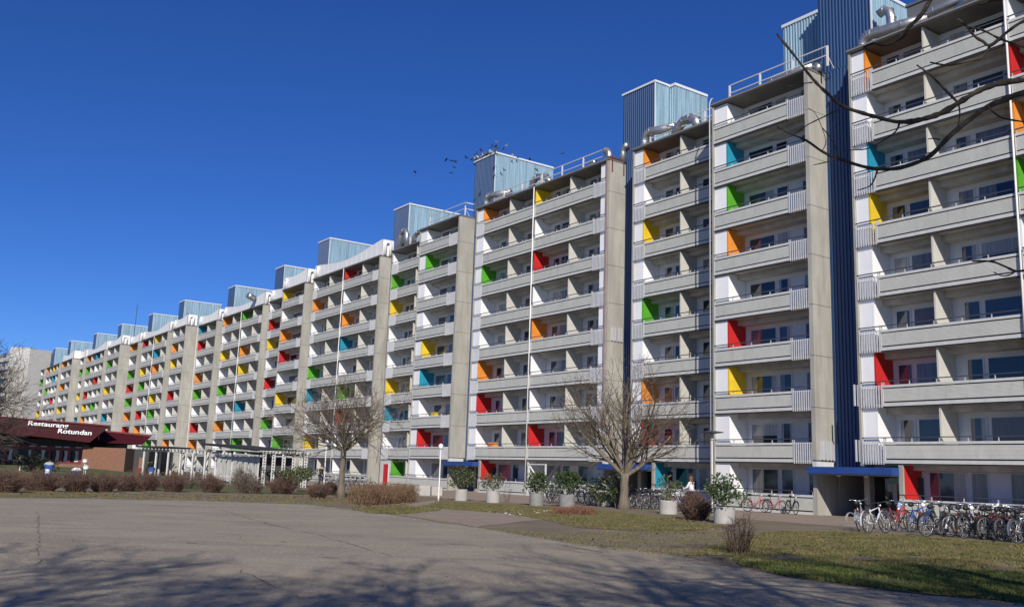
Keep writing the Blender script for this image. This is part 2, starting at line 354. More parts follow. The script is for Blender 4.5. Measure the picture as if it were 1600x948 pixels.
for (nm, s0, s1, q, wl, fins, gable, gd, bl, br, cols) in SEC:
    near = s0 < 88
    stepL = not near or nm in ('D', 'F', 'H')
    # structure of the section
    b = MB(); a = L(s1, q+1.8); c = L(s0, q+12); e = L(ENT.get(nm, s1), 0)
    b.box(a.x, c.x, a.y, c.y, 2.72, 24.05); b.build('block_core', M['body'], bld)
    MB().box(e.x, c.x, a.y, c.y, 0, 2.715).build('ground_floor_core', M['body'], bld)
    a = L(s1, q+1.551); c = L(s0 + (0.25 if gable else 0), q+1.79)
    MB().box(a.x, c.x, a.y, c.y, 2.72, 24.02).build('rear_wall', M['rear'], bld)
    MB().box(e.x, c.x, a.y, c.y, 0.05, 2.715).build('rear_wall', M['rear'], bld)
    if s1 in (28.17, 37.75, 46.75, 66.6, 76.4, 86.1, 106.2, 116.0, 125.8, 145.4, 165.4, 185.3, 205.2, 225.0, 232.0, 244.7, 264.4, 273.0):
        a = L(s1, q-0.02); c = L(s1-0.12, q+(12 if s1 == 273.0 else 1.8))
        MB().box(a.x, c.x, a.y, c.y, 0.0 if nm not in ENT else 2.6, 24.05).build('end_wall', M['edge_concrete'], bld)
    # roof edge
    a = L(s1+0.03, q-0.08); c = L(s0-0.03, q+1.6)
    rb = MB(); rb.box(a.x, c.x, a.y, c.y, 24.052, 24.16, 0); rb.box(a.x, c.x, a.y-0.03, a.y+0.10, 24.10, 24.22, 0); rb.box(a.x, c.x, a.y-0.045, a.y-0.031, 24.13, 24.16, 1)
    rb.box(a.x, c.x, a.y+0.11, L(0, q+12.3).y, 24.165, 24.19, 2)
    rb.build('roof_edge', [M['fascia'], M['fascia_lt'], M['roof']], bld)
    # gable panels
    if gable:
        for k in range(1, 9):
            z0 = Fl(k) + 0.012; z1 = Fl(k+1) - 0.012 if k < 8 else 24.05
            def gp(gd=gd, h=round(z1-z0, 3)):
                g = MB(); g.box(0, 0.25, 0.0, gd, 0, h); return g.mesh('gable_panel', M['concrete'])
            put('gable_panel', cached(('gp', gd, round(z1-z0, 3)), gp), bld, L(s0+0.25, q-0.06, z0))
        a = L(s0+0.23, q-0.04); MB().box(a.x, a.x+0.21, a.y, a.y+gd-0.04, 2.72, 24.05).build('gable_joint', M['groove'], bld)
        if nm in ('I',):
            MB().tube([L(s0-0.02, q+1.9, 0.3), L(s0-0.02, q+1.9, 24.2)], 0.06, 6).build('drain_pipe', M['pipe'], bld)
    sr = s0 + (0.26 if gable else 0.0)                       # inner right end
    sl = s1 - (0.13 if not (nm in ('R2','Er','Gr','g6r','g8r','g10r','g12r')) else 0.0)
    white_r = 0.85 if nm == 'Er' else 0
    for k in range(9):
        F = Fl(k); C = cols[8-k]; h = ceil_(k) - F
        kr, kl = sr, sl
        if k == 0 and nm in ENT: kl = ENT[nm]; 
        if k == 0 and nm == 'Fr':
            kl = 83.95; a = L(s1-0.13, q+0.10); e = L(kl, q+0.10); MB().box(a.x, e.x, a.y, a.y+0.1, 0.0, 2.72).build('front_wall', M['parapet'], bld)
        # slab above ground
        if k: put('balcony_slab', slab_mesh(kl-kr, 0, True), bld, L(kl, q, F))
        # parapet and rails
        pl = kl - (bl if not (k == 0) else 0.0); pr = kr + (br if k else 0.0)
        
        zf = F if k else F-0.16
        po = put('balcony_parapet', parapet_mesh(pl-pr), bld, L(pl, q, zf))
        put('handrail', rail_mesh(pl-pr), po)
        if bl and k: put('bar_railing', bars_mesh(bl-0.02), bld, L(kl, q, F))
        if br and k: put('bar_railing', bars_mesh(br-0.02), bld, L(kr+br-0.02, q, F))
        # coloured side wall at the left end of the bay
        cl = kl - (wl if k or nm not in ENT else 0.22)
        o = put('balcony_side_wall', wall_mesh('balcony_side_wall', PC[C]), bld, L(cl+0.10, q+0.105, F), label=PCN[C])
        o.scale.z = (h-0.004)/2.49
        if wl and (k or nm not in ENT):                      # white front panel left of it
            a = L(kl, q+0.11); MB().box(a.x, a.x+wl-0.102, a.y, a.y+0.08, F, F+h-0.004).build('front_panel', M['white'], bld)
        if k == 0 and nm in ENT:
            a = L(kl, q-0.01); MB().box(a.x, a.x+0.215, a.y, a.y+0.12, 0.0, 2.66).build('entrance_jamb', M['edge_concrete'], bld)
        if white_r and k:
            a = L(kr+white_r, q+0.11); MB().box(a.x, a.x+white_r-0.005, a.y, a.y+0.08, F, F+h-0.004).build('front_panel', M['white'], bld)
        # dividers and glazing
        fk = [] if (k == 0 and nm in ('R','C','El','Er')) else fins
        edges = [cl-0.01] + [f for f in fk] + [kr + white_r]
        edges = [edges[0]] + [e for e in edges[1:] if e < edges[0]-1.0]
        for f in fk:
            if f < kl-1.0:
                o = put('divider_wall', wall_mesh('divider_wall', M['fin'], 1.43, 0.09), bld, L(f+0.045, q+0.107, F))
                o.scale.z = (h-0.004)/2.49
        qb = q + 1.55
        H = 2.08
        for bi in range(len(edges)-1):
            l, r = edges[bi]-0.05, edges[bi+1]+0.1
            wd = l - r
            if wd < 1.5: continue
            if len(edges) == 2 and wd > 4.6:                  # wide undivided bay
                w1 = 1.9; x = l - 0.3
                window(x, w1, qb, F+0.55, H-0.55, 'window', rg.choice(GW), near); x -= w1+0.15
                window(x, 0.85, qb, F+0.06, H-0.06, 'balcony_door', rg.choice(GW), near); x -= 0.85+0.95
                window(x, min(1.6, x-r), qb, F+0.55, H-0.55, 'window', rg.choice(GW), near)
            else:
                p0 = 0.55 if wd > 3.2 else 0.2; x = l - p0
                window(x, 0.82, qb, F+0.06, H-0.06, 'balcony_door', rg.choice(GW), near); x -= 0.82+0.15
                if x - r > 0.5: window(x, min(2.3, x-r), qb, F+0.55, H-0.55, 'window', rg.choice(GW), near)
far_windows.build('window_row', GL, bld, kind='stuff')

# drain pipes between bays
for s, q in ((19.88, 40.9), (58.16, 42.7), (97.54, 44.92), (136.74, 46.95), (176.74, 44.95)):
    a = L(s, q-0.06); MB().tube([(a.x, a.y, 0.1), (a.x, a.y, 24.1)], 0.048, 8).build('drain_pipe', M['pipe'], bld, smooth=True)
a = L(37.86, 40.86); MB().tube([(a.x, a.y, 0.1), (a.x, a.y, 24.3), (a.x+0.05, a.y+0.1, 24.6), (a.x, a.y+0.3, 24.7)], 0.04, 8).build('drain_pipe', M['post'], bld, smooth=True)

# stair towers
def corr_face(b, p0, p1, z0, z1, nrm, pitch=0.2, dep=0.05, mi=0):
    p0, p1, nrm = Vector(p0), Vector(p1), Vector(nrm); ln = (p1-p0).length; n = max(2, int(ln/pitch)); d = (p1-p0)/n
    prof = []
    for i in range(n):
        a = p0 + d*i
        prof += [a, a+d*0.5, a+d*0.6+nrm*dep, a+d*0.9+nrm*dep]
    prof.append(p1); k = len(b.v)
    for p in prof: b.v += [(p.x, p.y, z0), (p.x, p.y, z1)]
    for i in range(len(prof)-1): b.f.append((k+2*i, k+2*i+2, k+2*i+3, k+2*i+1)); b.m.append(mi)
def tower(g, q, top=29.5, depth=6.4, near=True):
    sl, sr_ = g+0.35, g-3.0
    b = MB()
    A = L(g-0.02, q); B = L(g-2.55, q)                       # shaft in the gap
    corr_face(b, (A.x, A.y, 0), (B.x, B.y, 0), 2.5, 24.3, (0,-1,0))
    A = L(sl, q); B = L(sr_, q); A2 = L(sl, q+depth); B2 = L(sr_, q+depth)
    corr_face(b, (A.x, A.y, 0), (B.x, B.y, 0), 24.25, top, (0,-1,0), 0.2 if near else 0.4)
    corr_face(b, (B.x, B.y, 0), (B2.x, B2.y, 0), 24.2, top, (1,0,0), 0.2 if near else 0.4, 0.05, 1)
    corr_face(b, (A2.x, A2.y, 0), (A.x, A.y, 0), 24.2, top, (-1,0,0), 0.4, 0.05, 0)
    b.quad((A.x, A.y, top), (B.x, B.y, top), (B2.x, B2.y, top), (A2.x, A2.y, top), 2)
    t = b.build('stair_tower', [M['blue_dk'], M['blue_lt'], M['roof']], bld)
    c = MB(); e = 0.09
    c.box(A.x-e, B.x+e, A.y-e, A.y+0.02, top-0.08, top+0.07); c.box(B.x-0.02, B.x+e, A.y+0.021, B2.y, top-0.08, top+0.07); c.box(A.x-e, A.x+0.02, A.y+0.021, A2.y, top-0.08, top+0.07)
    c.box(B.x-0.01, B.x+0.07, B.y-0.065, B.y-0.005, 24.3, top-0.081)
    c.build('tower_trim', M['trim'], t)
    return t
TW = [(30.7, 40.95, 1), (49.15, 42.75, 1), (69.2, 42.75, 1), (88.6, 44.97, 1), (108.6, 45.0, 1), (128.0, 47.0, 0), (148.1, 47.0, 0), (168.1, 45.0, 0), (188.1, 45.0, 0), (207.7, 43.9, 0), (227.5, 43.2, 0), (247.2, 41.6, 0), (267.0, 41.6, 0)]
TOW = {}
for g, q, nr in TW:
    TOW[g] = tower(g, q+1.5, 29.5, 1.35 if g < 50 else 6.4, nr)
def rear_tower(s0, s1, q0, q1, top):
    b = MB(); A, B, A2, B2 = L(s1, q0), L(s0, q0), L(s1, q1), L(s0, q1)
    corr_face(b, (A.x, A.y, 0), (B.x, B.y, 0), 24.2, top, (0,-1,0)); corr_face(b, (B.x, B.y, 0), (B2.x, B2.y, 0), 24.2, top, (1,0,0)); corr_face(b, (A2.x, A2.y, 0), (A.x, A.y, 0), 24.2, top, (-1,0,0))
    b.quad((A.x, A.y, top), (B.x, B.y, top), (B2.x, B2.y, top), (A2.x, A2.y, top), 1)
    t = b.build('stair_tower', [M['blue_lt'], M['roof']], bld, label='pale blue rear part of a stair tower')
    c = MB(); c.box(A.x-.08, B.x+.08, A.y-.08, A.y+.02, top-.12, top+.07); c.box(B.x-.02, B.x+.08, A.y+.021, B2.y, top-.12, top+.07); c.box(A.x-.08, A.x+.02, A.y+.021, A2.y, top-.12, top+.07)
    c.build('tower_trim', M['trim'], t)
rear_tower(45.55, 49.5, 45.62, 48.9, 29.45)
rear_tower(28.6, 34.6, 43.85, 47.5, 29.05)

# roof plant: ducts, guard rails, screens
def duct(pts, r, n=12, name='air_duct'):
    r = r*.82
    P = [L(*p) for p in pts]; b = MB(); b.tube(P, r, n)
    o = b.build(name, M['silver'], bld, smooth=True)
    c = MB()
    for i in range(1, len(P)-1): 
        d = (P[i+1]-P[i-1]).normalized(); c.tube([P[i]-d*0.03, P[i]+d*0.03], r+0.02, n)
    if len(P) > 2: c.build('duct_collar', M['silver'], o, smooth=False)
def elbow(s, q, z, r, R_, ds, n=6):       # upward pipe bending sideways (ds = -1 to the right)
    out = [(s, q, 24.1), (s, q, z-R_)]
    for i in range(1, n+1):
        t = math.pi/2*i/n; out.append((s + ds*R_*(1-math.cos(t)), q, z-R_+R_*math.sin(t)))
    return out
# block nearest the camera
duct(elbow(27.75, 41.6, 25.0, .34, .55, -1) + [(25.6, 41.9, 25.0), (24.4, 42.3, 25.0)], .34)
duct([(26.5,42.4,24.2),(26.5,42.4,25.9),(26.6,42.4,26.3),(26.9,42.4,26.5),(27.2,42.4,26.4)], .3)
duct([(26.3,42.2,25.15),(24.0,42.2,25.25),(21.6,42.2,25.35)], .26)
duct([(22.6,41.7,24.4),(21.6,41.7,25.0),(20.6,41.7,25.4),(19.6,41.8,25.0),(19.2,41.8,24.3)], .34)
duct([(21.0,42.5,24.4),(20.3,42.5,25.5),(18.6,42.5,25.6),(16.0,42.5,25.6)], .3)
pb = MB(); a = L(26.2, 43.4); c = L(22.0, 47.0); pb.box(a.x, c.x, a.y, c.y, 24.2, 26.7); pb.box(a.x-.06, c.x+.06, a.y-.06, c.y+.06, 26.71, 26.85)
pb.build('plant_room', mat('plant_grey', (0.13,0.135,0.14), .7, var=.15), bld)
# second
duct([(34.3,41.6,24.3),(33.6,41.6,24.55),(32.6,41.7,24.6),(31.0,41.8,24.6)], .27)
duct([(30.75,41.9,24.2),(30.75,41.9,24.7)], .3)
duct(elbow(46.2, 43.3, 25.3, .36, .6, -1) + [(43.6, 43.7, 25.2)], .36)
duct([(43.4,43.4,24.2),(43.0,43.4,24.9),(42.5,43.4,25.2),(41.9,43.4,25.2),(41.4,43.4,24.9),(41.2,43.4,24.3)], .4)
duct([(40.9,43.6,24.45),(39.6,43.6,24.5)], .25)
duct(elbow(66.0, 43.3, 25.2, .34, .55, -1) + [(63.2, 43.9, 25.1)], .34)
duct([(60.5,44,24.2),(60.2,44,25.3),(59.6,44,25.6),(58.4,44,25.3),(57.6,44,24.4)], .34)
duct(elbow(49.9, 43.3, 25.2, .3, .5, 1), .3); duct(elbow(49.3, 44.1, 25.4, .3, .5, -1), .3)
duct([(52.6,43.6,24.2),(52.4,43.6,24.7),(51.8,43.6,24.8)], .3)
duct([(85.5,45.5,24.1),(85.5,45.5,25.7),(85.2,45.5,26.1),(84.8,45.5,26.2),(84.4,45.5,26.1),(84.1,45.5,25.7),(84.1,45.5,24.4)], .33)
duct([(82.8,45.6,24.2),(82.6,45.6,25.2),(81.9,45.6,25.5),(80.4,45.6,25.4)], .3)
duct([(79.2,45.6,24.2),(78.9,45.6,25.1),(78.2,45.6,25.3),(77.6,45.6,25.0)], .3)
def guard(pts, z=1.1, step=2.2):
    b = MB(); P = [L(*p) for p in pts]
    for zz in (z, z*0.55): b.tube([p+Vector((0,0,24.2+zz)) for p in P], 0.042, 5)
    for i in range(len(P)-1):
        n = max(1, int((P[i+1]-P[i]).length/step))
        for j in range(n+1):
            p = P[i].lerp(P[i+1], j/n) 
            if i and j == 0: continue
            b.box(p.x-.06, p.x+.06, p.y-.03, p.y+.03, 24.18, 24.2+z)
            b.tube([p+Vector((0,.03,24.2+z*.5)), p+Vector((0,.55,24.2))], .025, 4)
    b.build('guard_rail', M['pipe'], bld)
guard([(29.9, 41.6), (36.9, 41.6)], 1.15); guard([(38.0, 43.3), (45.6, 43.3)]); guard([(50.3, 43.3), (58.0, 43.3)], 1.15); guard([(58.4, 43.5), (66.2, 43.5)])
guard([(69.4, 44.8), (69.4, 43.3), (75.6, 43.3)], 1.25, 3.2); guard([(76.8, 45.6), (83.5, 45.6)], 1.15)
def screen(s0, s1, q, dip=0.75):
    b = MB(); n = 14; y0 = L(0, q+.12).y; y1 = L(0, q+.22).y; pr = []
    for i in range(n+1):
        u = i/n; h = 1.75 - dip*math.sin(math.pi*u)**1.3 - 0.15*u
        pr.append((L(s0+(s1-s0)*u, q).x, 24.23+h))
    for i in range(n):
        (xa, za), (xb, zb) = pr[i], pr[i+1]
        b.quad((xb,y0,24.23),(xa,y0,24.23),(xa,y0,za),(xb,y0,zb)); b.quad((xa,y1,24.23),(xb,y1,24.23),(xb,y1,zb),(xa,y1,za)); b.quad((xa,y0,za),(xa,y1,za),(xb,y1,zb),(xb,y0,zb))
        if i % 1 == 0 and i: b.box(xa-.015, xa+.015, y0-.012, y0-.001, 24.24, za-.01)
    x = pr[0][0]; b.box(x-.1, x-.001, y1+.001, y1+1.5, 24.23, pr[0][1]); x = pr[-1][0]; b.box(x+.001, x+.1, y1+.001, y1+1.5, 24.23, pr[-1][1])
    o = b.build('roof_screen', M['whitemetal'], bld)
    if s0 < 200:
        a = L(s0-.12, q+.75); v = []
        for i in range(9):
            t = math.pi*i/8; v.append((a.x, a.y+.33*math.cos(t), 25.35+.33*math.sin(t)))
        MB().tube([(a.x, a.y+.33, 24.25)]+v+[(a.x, a.y-.33, 24.25)], .17, 8).build('vent_arch', M['whitemetal'], o, smooth=True)
        a = L(s1-.7, q-.02)
        v = [(a.x-.3*math.cos(math.pi*i/8), a.y, 25.2+.3*math.sin(math.pi*i/8)) for i in range(9)]
        MB().tube([(a.x-.3, a.y, 24.25)]+v+[(a.x+.3, a.y, 24.25)], .16, 8).build('vent_arch', M['whitemetal'], o, smooth=True)
for a in ((88.7,106,44.97),(108.7,115.9,45,.3),(116.1,125.6,47,.4),(128.1,145.2,47),(148.2,157.5,47,.4),(157.8,165.2,45,.3),(168.2,185.2,45),(188.2,194.4,45,.3),(194.7,205,43.2,.5),(207.8,225,43.2),(227.6,232,43.2,.2),(232.2,244.5,41.6,.5)): screen(*a)
a = L(196.5, 46); MB().tube([(a.x, a.y, 24), (a.x, a.y, 32.6)], .06, 5).build('aerial_mast', M['dkmetal'], bld)
duct([(159.8,45.6,24.2),(159.8,45.6,26.4)], .25)
duct([(131.5,46.8,25.3),(131.5,46.2,25.6),(131.4,45.8,25.7)], .55, 14)
# rust stains on the gable by the third tower
a = L(49.15, 42.75)
for dy, h in ((0.15, .85), (1.25, .9)):
    MB().box(a.x+.001, a.x+.03, a.y+dy, a.y+dy+.10, 24.05-h, 24.2).build('rusty_flashing', M['rust'], bld, label='rust brown flashing at the gable top')
MB().box(a.x-.25, a.x+.06, a.y-.1, a.y+1.45, 24.225, 24.34).build('gable_cap', M['rust'], bld, label='rusty gable cap')
a = L(49.41, 42.66); MB().box(a.x-.03, a.x+.14, a.y-.03, a.y+.02, 5.0, 24.05).build('gable_strip', mat('rusty_pink', (.38,.27,.24), .8, var=.2, scale=3), bld)
# escape hatches (paired grey fins) on the gables at the second and sixth floors
for g, q, zz, lb in ((49.15, 42.75, Fl(4), 0), (30.7, 40.95, Fl(1), 1), (28.05, 40.95, Fl(1), 2), (28.05, 40.95, Fl(2), 2)):
    a = L(g, q); b = MB()
    for dy in ((.35, .62, .95, 1.2) if lb < 2 else ((-.30, -.02),)[0]):
        if lb < 2: b.box(a.x, a.x+.12, a.y+dy, a.y+dy+.07, zz+.05, zz+1.0)
        else: b.box(a.x-.20, a.x-.13, a.y+dy, a.y+dy+.07, zz-.05, zz+1.0)
    b.build('barrier_fins', M['bars'], bld)
# entrances
def entrance(g, q, s_r, label_sign=False):
    """recess from the gable g to the jamb at s_r, blue canopy"""
    a = L(g+0.15, q-0.62); c = L(s_r+0.02, q-0.62)
    MB().box(a.x, c.x, a.y, a.y+2.1, 2.18, 2.52).build('entrance_canopy', M['canopy'], bld)
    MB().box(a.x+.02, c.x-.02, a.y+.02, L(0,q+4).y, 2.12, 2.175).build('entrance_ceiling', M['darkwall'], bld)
    a = L(g+.24, q-.04); MB().box(a.x, a.x+.22, a.y, a.y+4.0, 0.0, 2.115).build('entrance_side_wall', M['concrete'], bld)
    a = L(g+.24, q-.04); MB().box(a.x-.01, a.x+.24, a.y-.02, a.y+1.4, 2.53, 2.79).build('gable_foot', M['cap'], bld)
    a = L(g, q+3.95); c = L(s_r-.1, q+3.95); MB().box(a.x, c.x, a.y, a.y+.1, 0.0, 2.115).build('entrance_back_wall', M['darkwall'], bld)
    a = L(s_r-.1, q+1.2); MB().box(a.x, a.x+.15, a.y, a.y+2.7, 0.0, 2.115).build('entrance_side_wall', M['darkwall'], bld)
    a = L(g-1.75, q+1.35); MB().box(a.x, a.x+.32, a.y, a.y+.4, 0.0, 2.115).build('entrance_pillar', M['concrete'], bld)
    a = L(g-3.1, q+3.9); d = MB().box(a.x, a.x+.95, a.y-.03, a.y+.04, 0.1, 2.05).build('entrance_door', M['dkmetal'], bld)
    MB().box(a.x+.1, a.x+.85, a.y-.045, a.y-.032, 0.9, 1.95).build('pane', GL[0], d)
    if label_sign:
        a = L(g-1.75+.0, q+1.9); 
        for x0, x1, z0, z1 in ((.95,1.20,1.42,1.78),(1.22,1.46,.98,1.80)): MB().box(a.x+x0, a.x+x1, a.y, a.y+.03, z0, z1).build('notice_sheet', M['paper'], bld)
        MB().box(a.x+.80, a.x+1.75, a.y+.031, a.y+.08, 0.05, 2.1).build('glazed_screen', GL[0], bld)
    for i in (1, 2):
        a = L(g+.2-(g-s_r)*i/3, q-.1); MB().lathe([(.12,0),(.12,.03),(.09,.06)][::-1] and [(.05,-.07),(.12,-.04),(.12,0)], 10, (a.x, a.y, 2.12)).build('ceiling_lamp', M['cap'], bld)
for g, q, s_r in ((30.7, 40.95, 26.1), (49.15, 42.75, 44.6), (69.2, 42.75, 64.7)): entrance(g, q, s_r, g < 31)
for g, q, w_ in ((88.6,44.97,1.3),(108.6,45,1.2),(128,47,1.2),(148.1,47,1.2),(157.7,45,2),(168.1,45,1.2),(188.1,45,1.2),(194.6,43.2,1.9)):
    a = L(g+.25, q-.06); MB().box(a.x, a.x+.25, a.y, a.y+w_, 0.0, 2.84).build('gable_panel', M['concrete'], bld)
a = L(85.25, 44.95); dr = MB().box(a.x, a.x+1.0, a.y-.02, a.y+.06, 0.15, 2.2).build('garage_door', PC['R'], bld, label='red door with dark frame at the gable')
MB().box(a.x-.07, a.x, a.y-.03, a.y+.07, 0.15, 2.27).box(a.x+1.0, a.x+1.07, a.y-.03, a.y+.07, 0.15, 2.27).box(a.x, a.x+1.0, a.y-.03, a.y+.07, 2.2, 2.27).build('door_frame', M['cap'], dr)
a = L(57.95, 42.72); f = MB().box(a.x, a.x+.08, a.y-.02, a.y+.1, 0.1, 2.45).box(a.x+2.1, a.x+2.18, a.y-.02, a.y+.1, 0.1, 2.45).box(a.x+.08, a.x+2.1, a.y-.02, a.y+.1, 2.37, 2.45).build('passage_frame', M['cap'], bld)

# things on balconies
def balcony_item(name, label, cat, s, q, k, parts):
    t = thing(name, label, cat, bld.matrix_basis @ L(s, q, Fl(k)), math.atan2(-T2.y, -T2.x))
    for n_, m_, bx in parts:
        b = MB()
        for x in bx: b.box(*x)
        b.build(n_, m_, t)
    return t
CH = lambda m: [('seat', m, [(-.22,.22,-.22,.22,.42,.46)]), ('backrest', m, [(-.22,.22,.2,.24,.5,.95)])] + [('leg', m, [(x-.02,x+.02,y-.02,y+.02,0,.419)]) for x in (-.2,.2) for y in (-.2,.2)]
balcony_item('balcony_chair', 'white chair on the balcony with the red side wall beside the long drainpipe', 'chair', 64.3, 43.3, 2, CH(M['white']))
balcony_item('balcony_cabinet', 'orange cupboard on the first floor balcony above the red ground floor wall', 'cabinet', 63.9, 43.5, 1, [('carcass', PC['O'], [(-.45,.45,-.2,.2,0,1.25)]), ('door', mat('cupboard_door', (.5,.14,.03), .5), [(-.40,-.02,-.23,-.201,.1,1.15)]), ('door', PC['O'], [(.02,.40,-.23,-.201,.1,1.15)])])
balcony_item('balcony_cabinet', 'yellow cupboard on a balcony of the fourth block from the right', 'cabinet', 73.6, 43.6, 2, [('carcass', PC['Y'], [(-.35,.35,-.15,.2,0,1.3)]), ('shelf', M['white'], [(-.3,.3,-.17,-.151,.6,.65)])])
balcony_item('garden_chair', 'white garden chair on the front balcony left of the green wall', 'chair', 35.6, 41.6, 4, CH(M['white']))
balcony_item('balcony_chair', 'pale chair on the balcony behind the orange side wall under the top floor', 'chair', 34.5, 41.7, 5, CH(M['post']))
balcony_item('wicker_chair', 'brown chair on a first floor balcony behind the pergola', 'chair', 130.0, 47.5, 1, CH(M['rust']))
balcony_item('toy_box', 'yellow box beside a red box on the green walled balcony', 'box', 113.4, 45.6, 1, [('carcass', PC['Y'], [(-.3,.3,-.2,.2,0,.9)]), ('lid', M['white'], [(-.32,.32,-.22,.22,.901,.95)])])
balcony_item('storage_box', 'red box to the right of a yellow box on a balcony', 'box', 112.2, 45.6, 1, [('carcass', PC['O'], [(-.3,.3,-.2,.2,0,.8)]), ('lid', PC['R'], [(-.32,.32,-.22,.22,.801,.85)])])
# ------------------------------------------------------------------ ground
def jitter_poly(pts, step=0.8, amp=0.18, seed=1, close=True):
    r = random.Random(seed); out = []; n = len(pts)
    for i in range(n):
        a, b = Vector(pts[i]), Vector(pts[(i+1) % n]); m = max(1, int((b-a).length/step)); m = min(m, 80)
        nrm = Vector((-(b-a).y, (b-a).x, 0)).normalized() if (b-a).length > 0 else Vector()
        for j in range(m):
            p = a.lerp(b, j/m); out.append(p + nrm*r.uniform(-amp, amp)*(1 if j else 0.3))
    return out
def sheet(name, pts, m, z, seed=1, amp=0.18, step=0.8):
    P = jitter_poly(pts, step, amp, seed); me = bpy.data.meshes.new(name)
    from mathutils.geometry import tessellate_polygon
    V = [(p.x, p.y, z) for p in P]; T = tessellate_polygon([[Vector(v) for v in V]])
    fs = []
    for t in T:
        a, b, c = (Vector(V[i]) for i in t)
        fs.append(tuple(t) if (b-a).cross(c-a).z > 0 else tuple(reversed(t)))
    me.from_pydata(V, [], fs); me.materials.append(m); me.update()
    return put(name, me, kind='structure')
m_soil = mixnoise(mat('bare_soil', (0.125,0.095,0.062), 0.95, col2=(0.20,0.158,0.108), scale=0.5, bump=0.6, bscale=14), (0.14,0.135,0.045), 0.35, 0.50, 0.68)
m_grass = mixnoise(mat('dry_lawn', (0.115,0.10,0.03), 0.95, col2=(0.17,0.135,0.06), scale=1.2, bump=0.8, bscale=25), (0.17,0.135,0.09), 0.5, 0.56, 0.72)
m_green = mixnoise(mat('green_lawn', (0.055,0.08,0.016), 0.95, col2=(0.10,0.10,0.028), scale=1.4, bump=0.8, bscale=25), (0.16,0.13,0.075), 0.8, 0.60, 0.74)
m_asph = mixnoise(mixnoise(mat('old_asphalt', (0.24,0.203,0.150), 0.92, col2=(0.305,0.262,0.195), scale=0.45, bump=1.0, bscale=24), (0.17,0.145,0.105), 0.55, 0.50, 0.74, (0.35,1.3,1), 0.8), (0.52,0.45,0.34), 15, 0.55, 0.64, (1,1,1), 0.8)
mixnoise(m_asph, (0.06,0.05,0.038), 19, 0.56, 0.64, (1,1,1), 0.75); mixnoise(m_asph, (0.34,0.28,0.195), 0.30, 0.54, 0.62, (.5,1.6,1), 0.55); mixnoise(m_asph, (0.13,0.108,0.078), 1.3, 0.57, 0.68, (.6,1.4,1), 0.6)
m_path = mixnoise(mat('path_asphalt', (0.235,0.18,0.135), 0.92, col2=(0.285,0.225,0.17), scale=0.7, bump=0.4, bscale=60), (0.16,0.14,0.125), 0.8, 0.6, 0.78, amount=.6)
g = MB(); g.quad((-900,-60,0),(900,-60,0),(900,1400,0),(-900,1400,0)); g.build('ground', m_soil, kind='structure')
def PG(*pts): return [G(*p) for p in pts]
plaza = PG((-260,776),(0,778),(150,779),(300,782),(480,788),(560,797),(640,808),(760,826),(880,847),(1000,860),(1060,869),(1116,880),(1223,902),(1364,921),(1505,935),(1620,946),(1900,972)) + [Vector((14,6,0)), Vector((16,-12,0)), Vector((-30,-12,0)), Vector((-45,10,0))]
sheet('asphalt_plaza', plaza, m_asph, 0.004, 3, 0.10, 0.7)
sheet('footpath', [SQ(2,31.6), SQ(26.5,31.4), SQ(36,33.6), SQ(43,29.6), SQ(60,29.0), SQ(88,31.5), SQ(100,33), SQ(100,45.2), SQ(2,45.2)], m_path, 0.006, 4, 0.12)
sheet('side_path', PG((572,797),(640,787),(676,781),(700,788),(720,797),(800,802),(856,811),(800,817),(745,823),(640,807)), m_path, 0.008, 5, 0.12)
lawns = [('lawn', PG((655,792),(690,783),(760,787),(840,791),(960,799),(1060,812),(1128,821),(1090,829),(1010,829),(900,824),(850,812),(800,803),(720,797)), m_grass, 0.010),
         ('lawn', PG((1070,868),(1130,848),(1200,831),(1290,830),(1400,836),(1500,843),(1640,854),(1800,878),(1640,878),(1500,870),(1330,864),(1180,868)), m_grass, 0.010),
         ('lawn', PG((1150,880),(1230,879),(1330,881),(1440,887),(1640,899),(1900,925),(1900,966),(1620,943),(1505,932),(1364,918),(1223,899)), m_green, 0.012),
         ('lawn', PG((-80,768),(60,767),(160,771),(130,777),(0,776),(-90,775)), m_grass, 0.010),
         ('lawn', PG((548,795),(640,790),(690,797),(640,803),(585,802)), m_grass, 0.011)]
for i, (n_, p_, m_, z_) in enumerate(lawns): sheet(n_, p_, m_, z_, 10+i, 0.25, 0.5)
sheet('lawn', [Vector((-60,49.5,0)), Vector((-24,52.5,0)), Vector((-12,53.5,0)), Vector((-8,58,0)), Vector((-14,66,0)), Vector((-34,84,0)), Vector((-80,84,0))], m_green, 0.010, 20, .3)
# gentle lawn bank in front of the restaurant
mb = MB(); nx, ny = 24, 8
for j in range(ny+1):
    for i in range(nx+1):
        x = -85 + 56*i/nx; y = 72 + 20*j/ny; zz = 0.015 + 0.75*(1-math.cos(math.pi*min(1, j/ny*1.4)))/2 * min(1, (nx-i)/5)
        mb.v.append((x, y, zz))
for j in range(ny):
    for i in range(nx): k = j*(nx+1)+i; mb.f.append((k, k+1, k+nx+2, k+nx+1)); mb.m.append(0)
mb.build('lawn_bank', m_green, smooth=True, kind='structure')
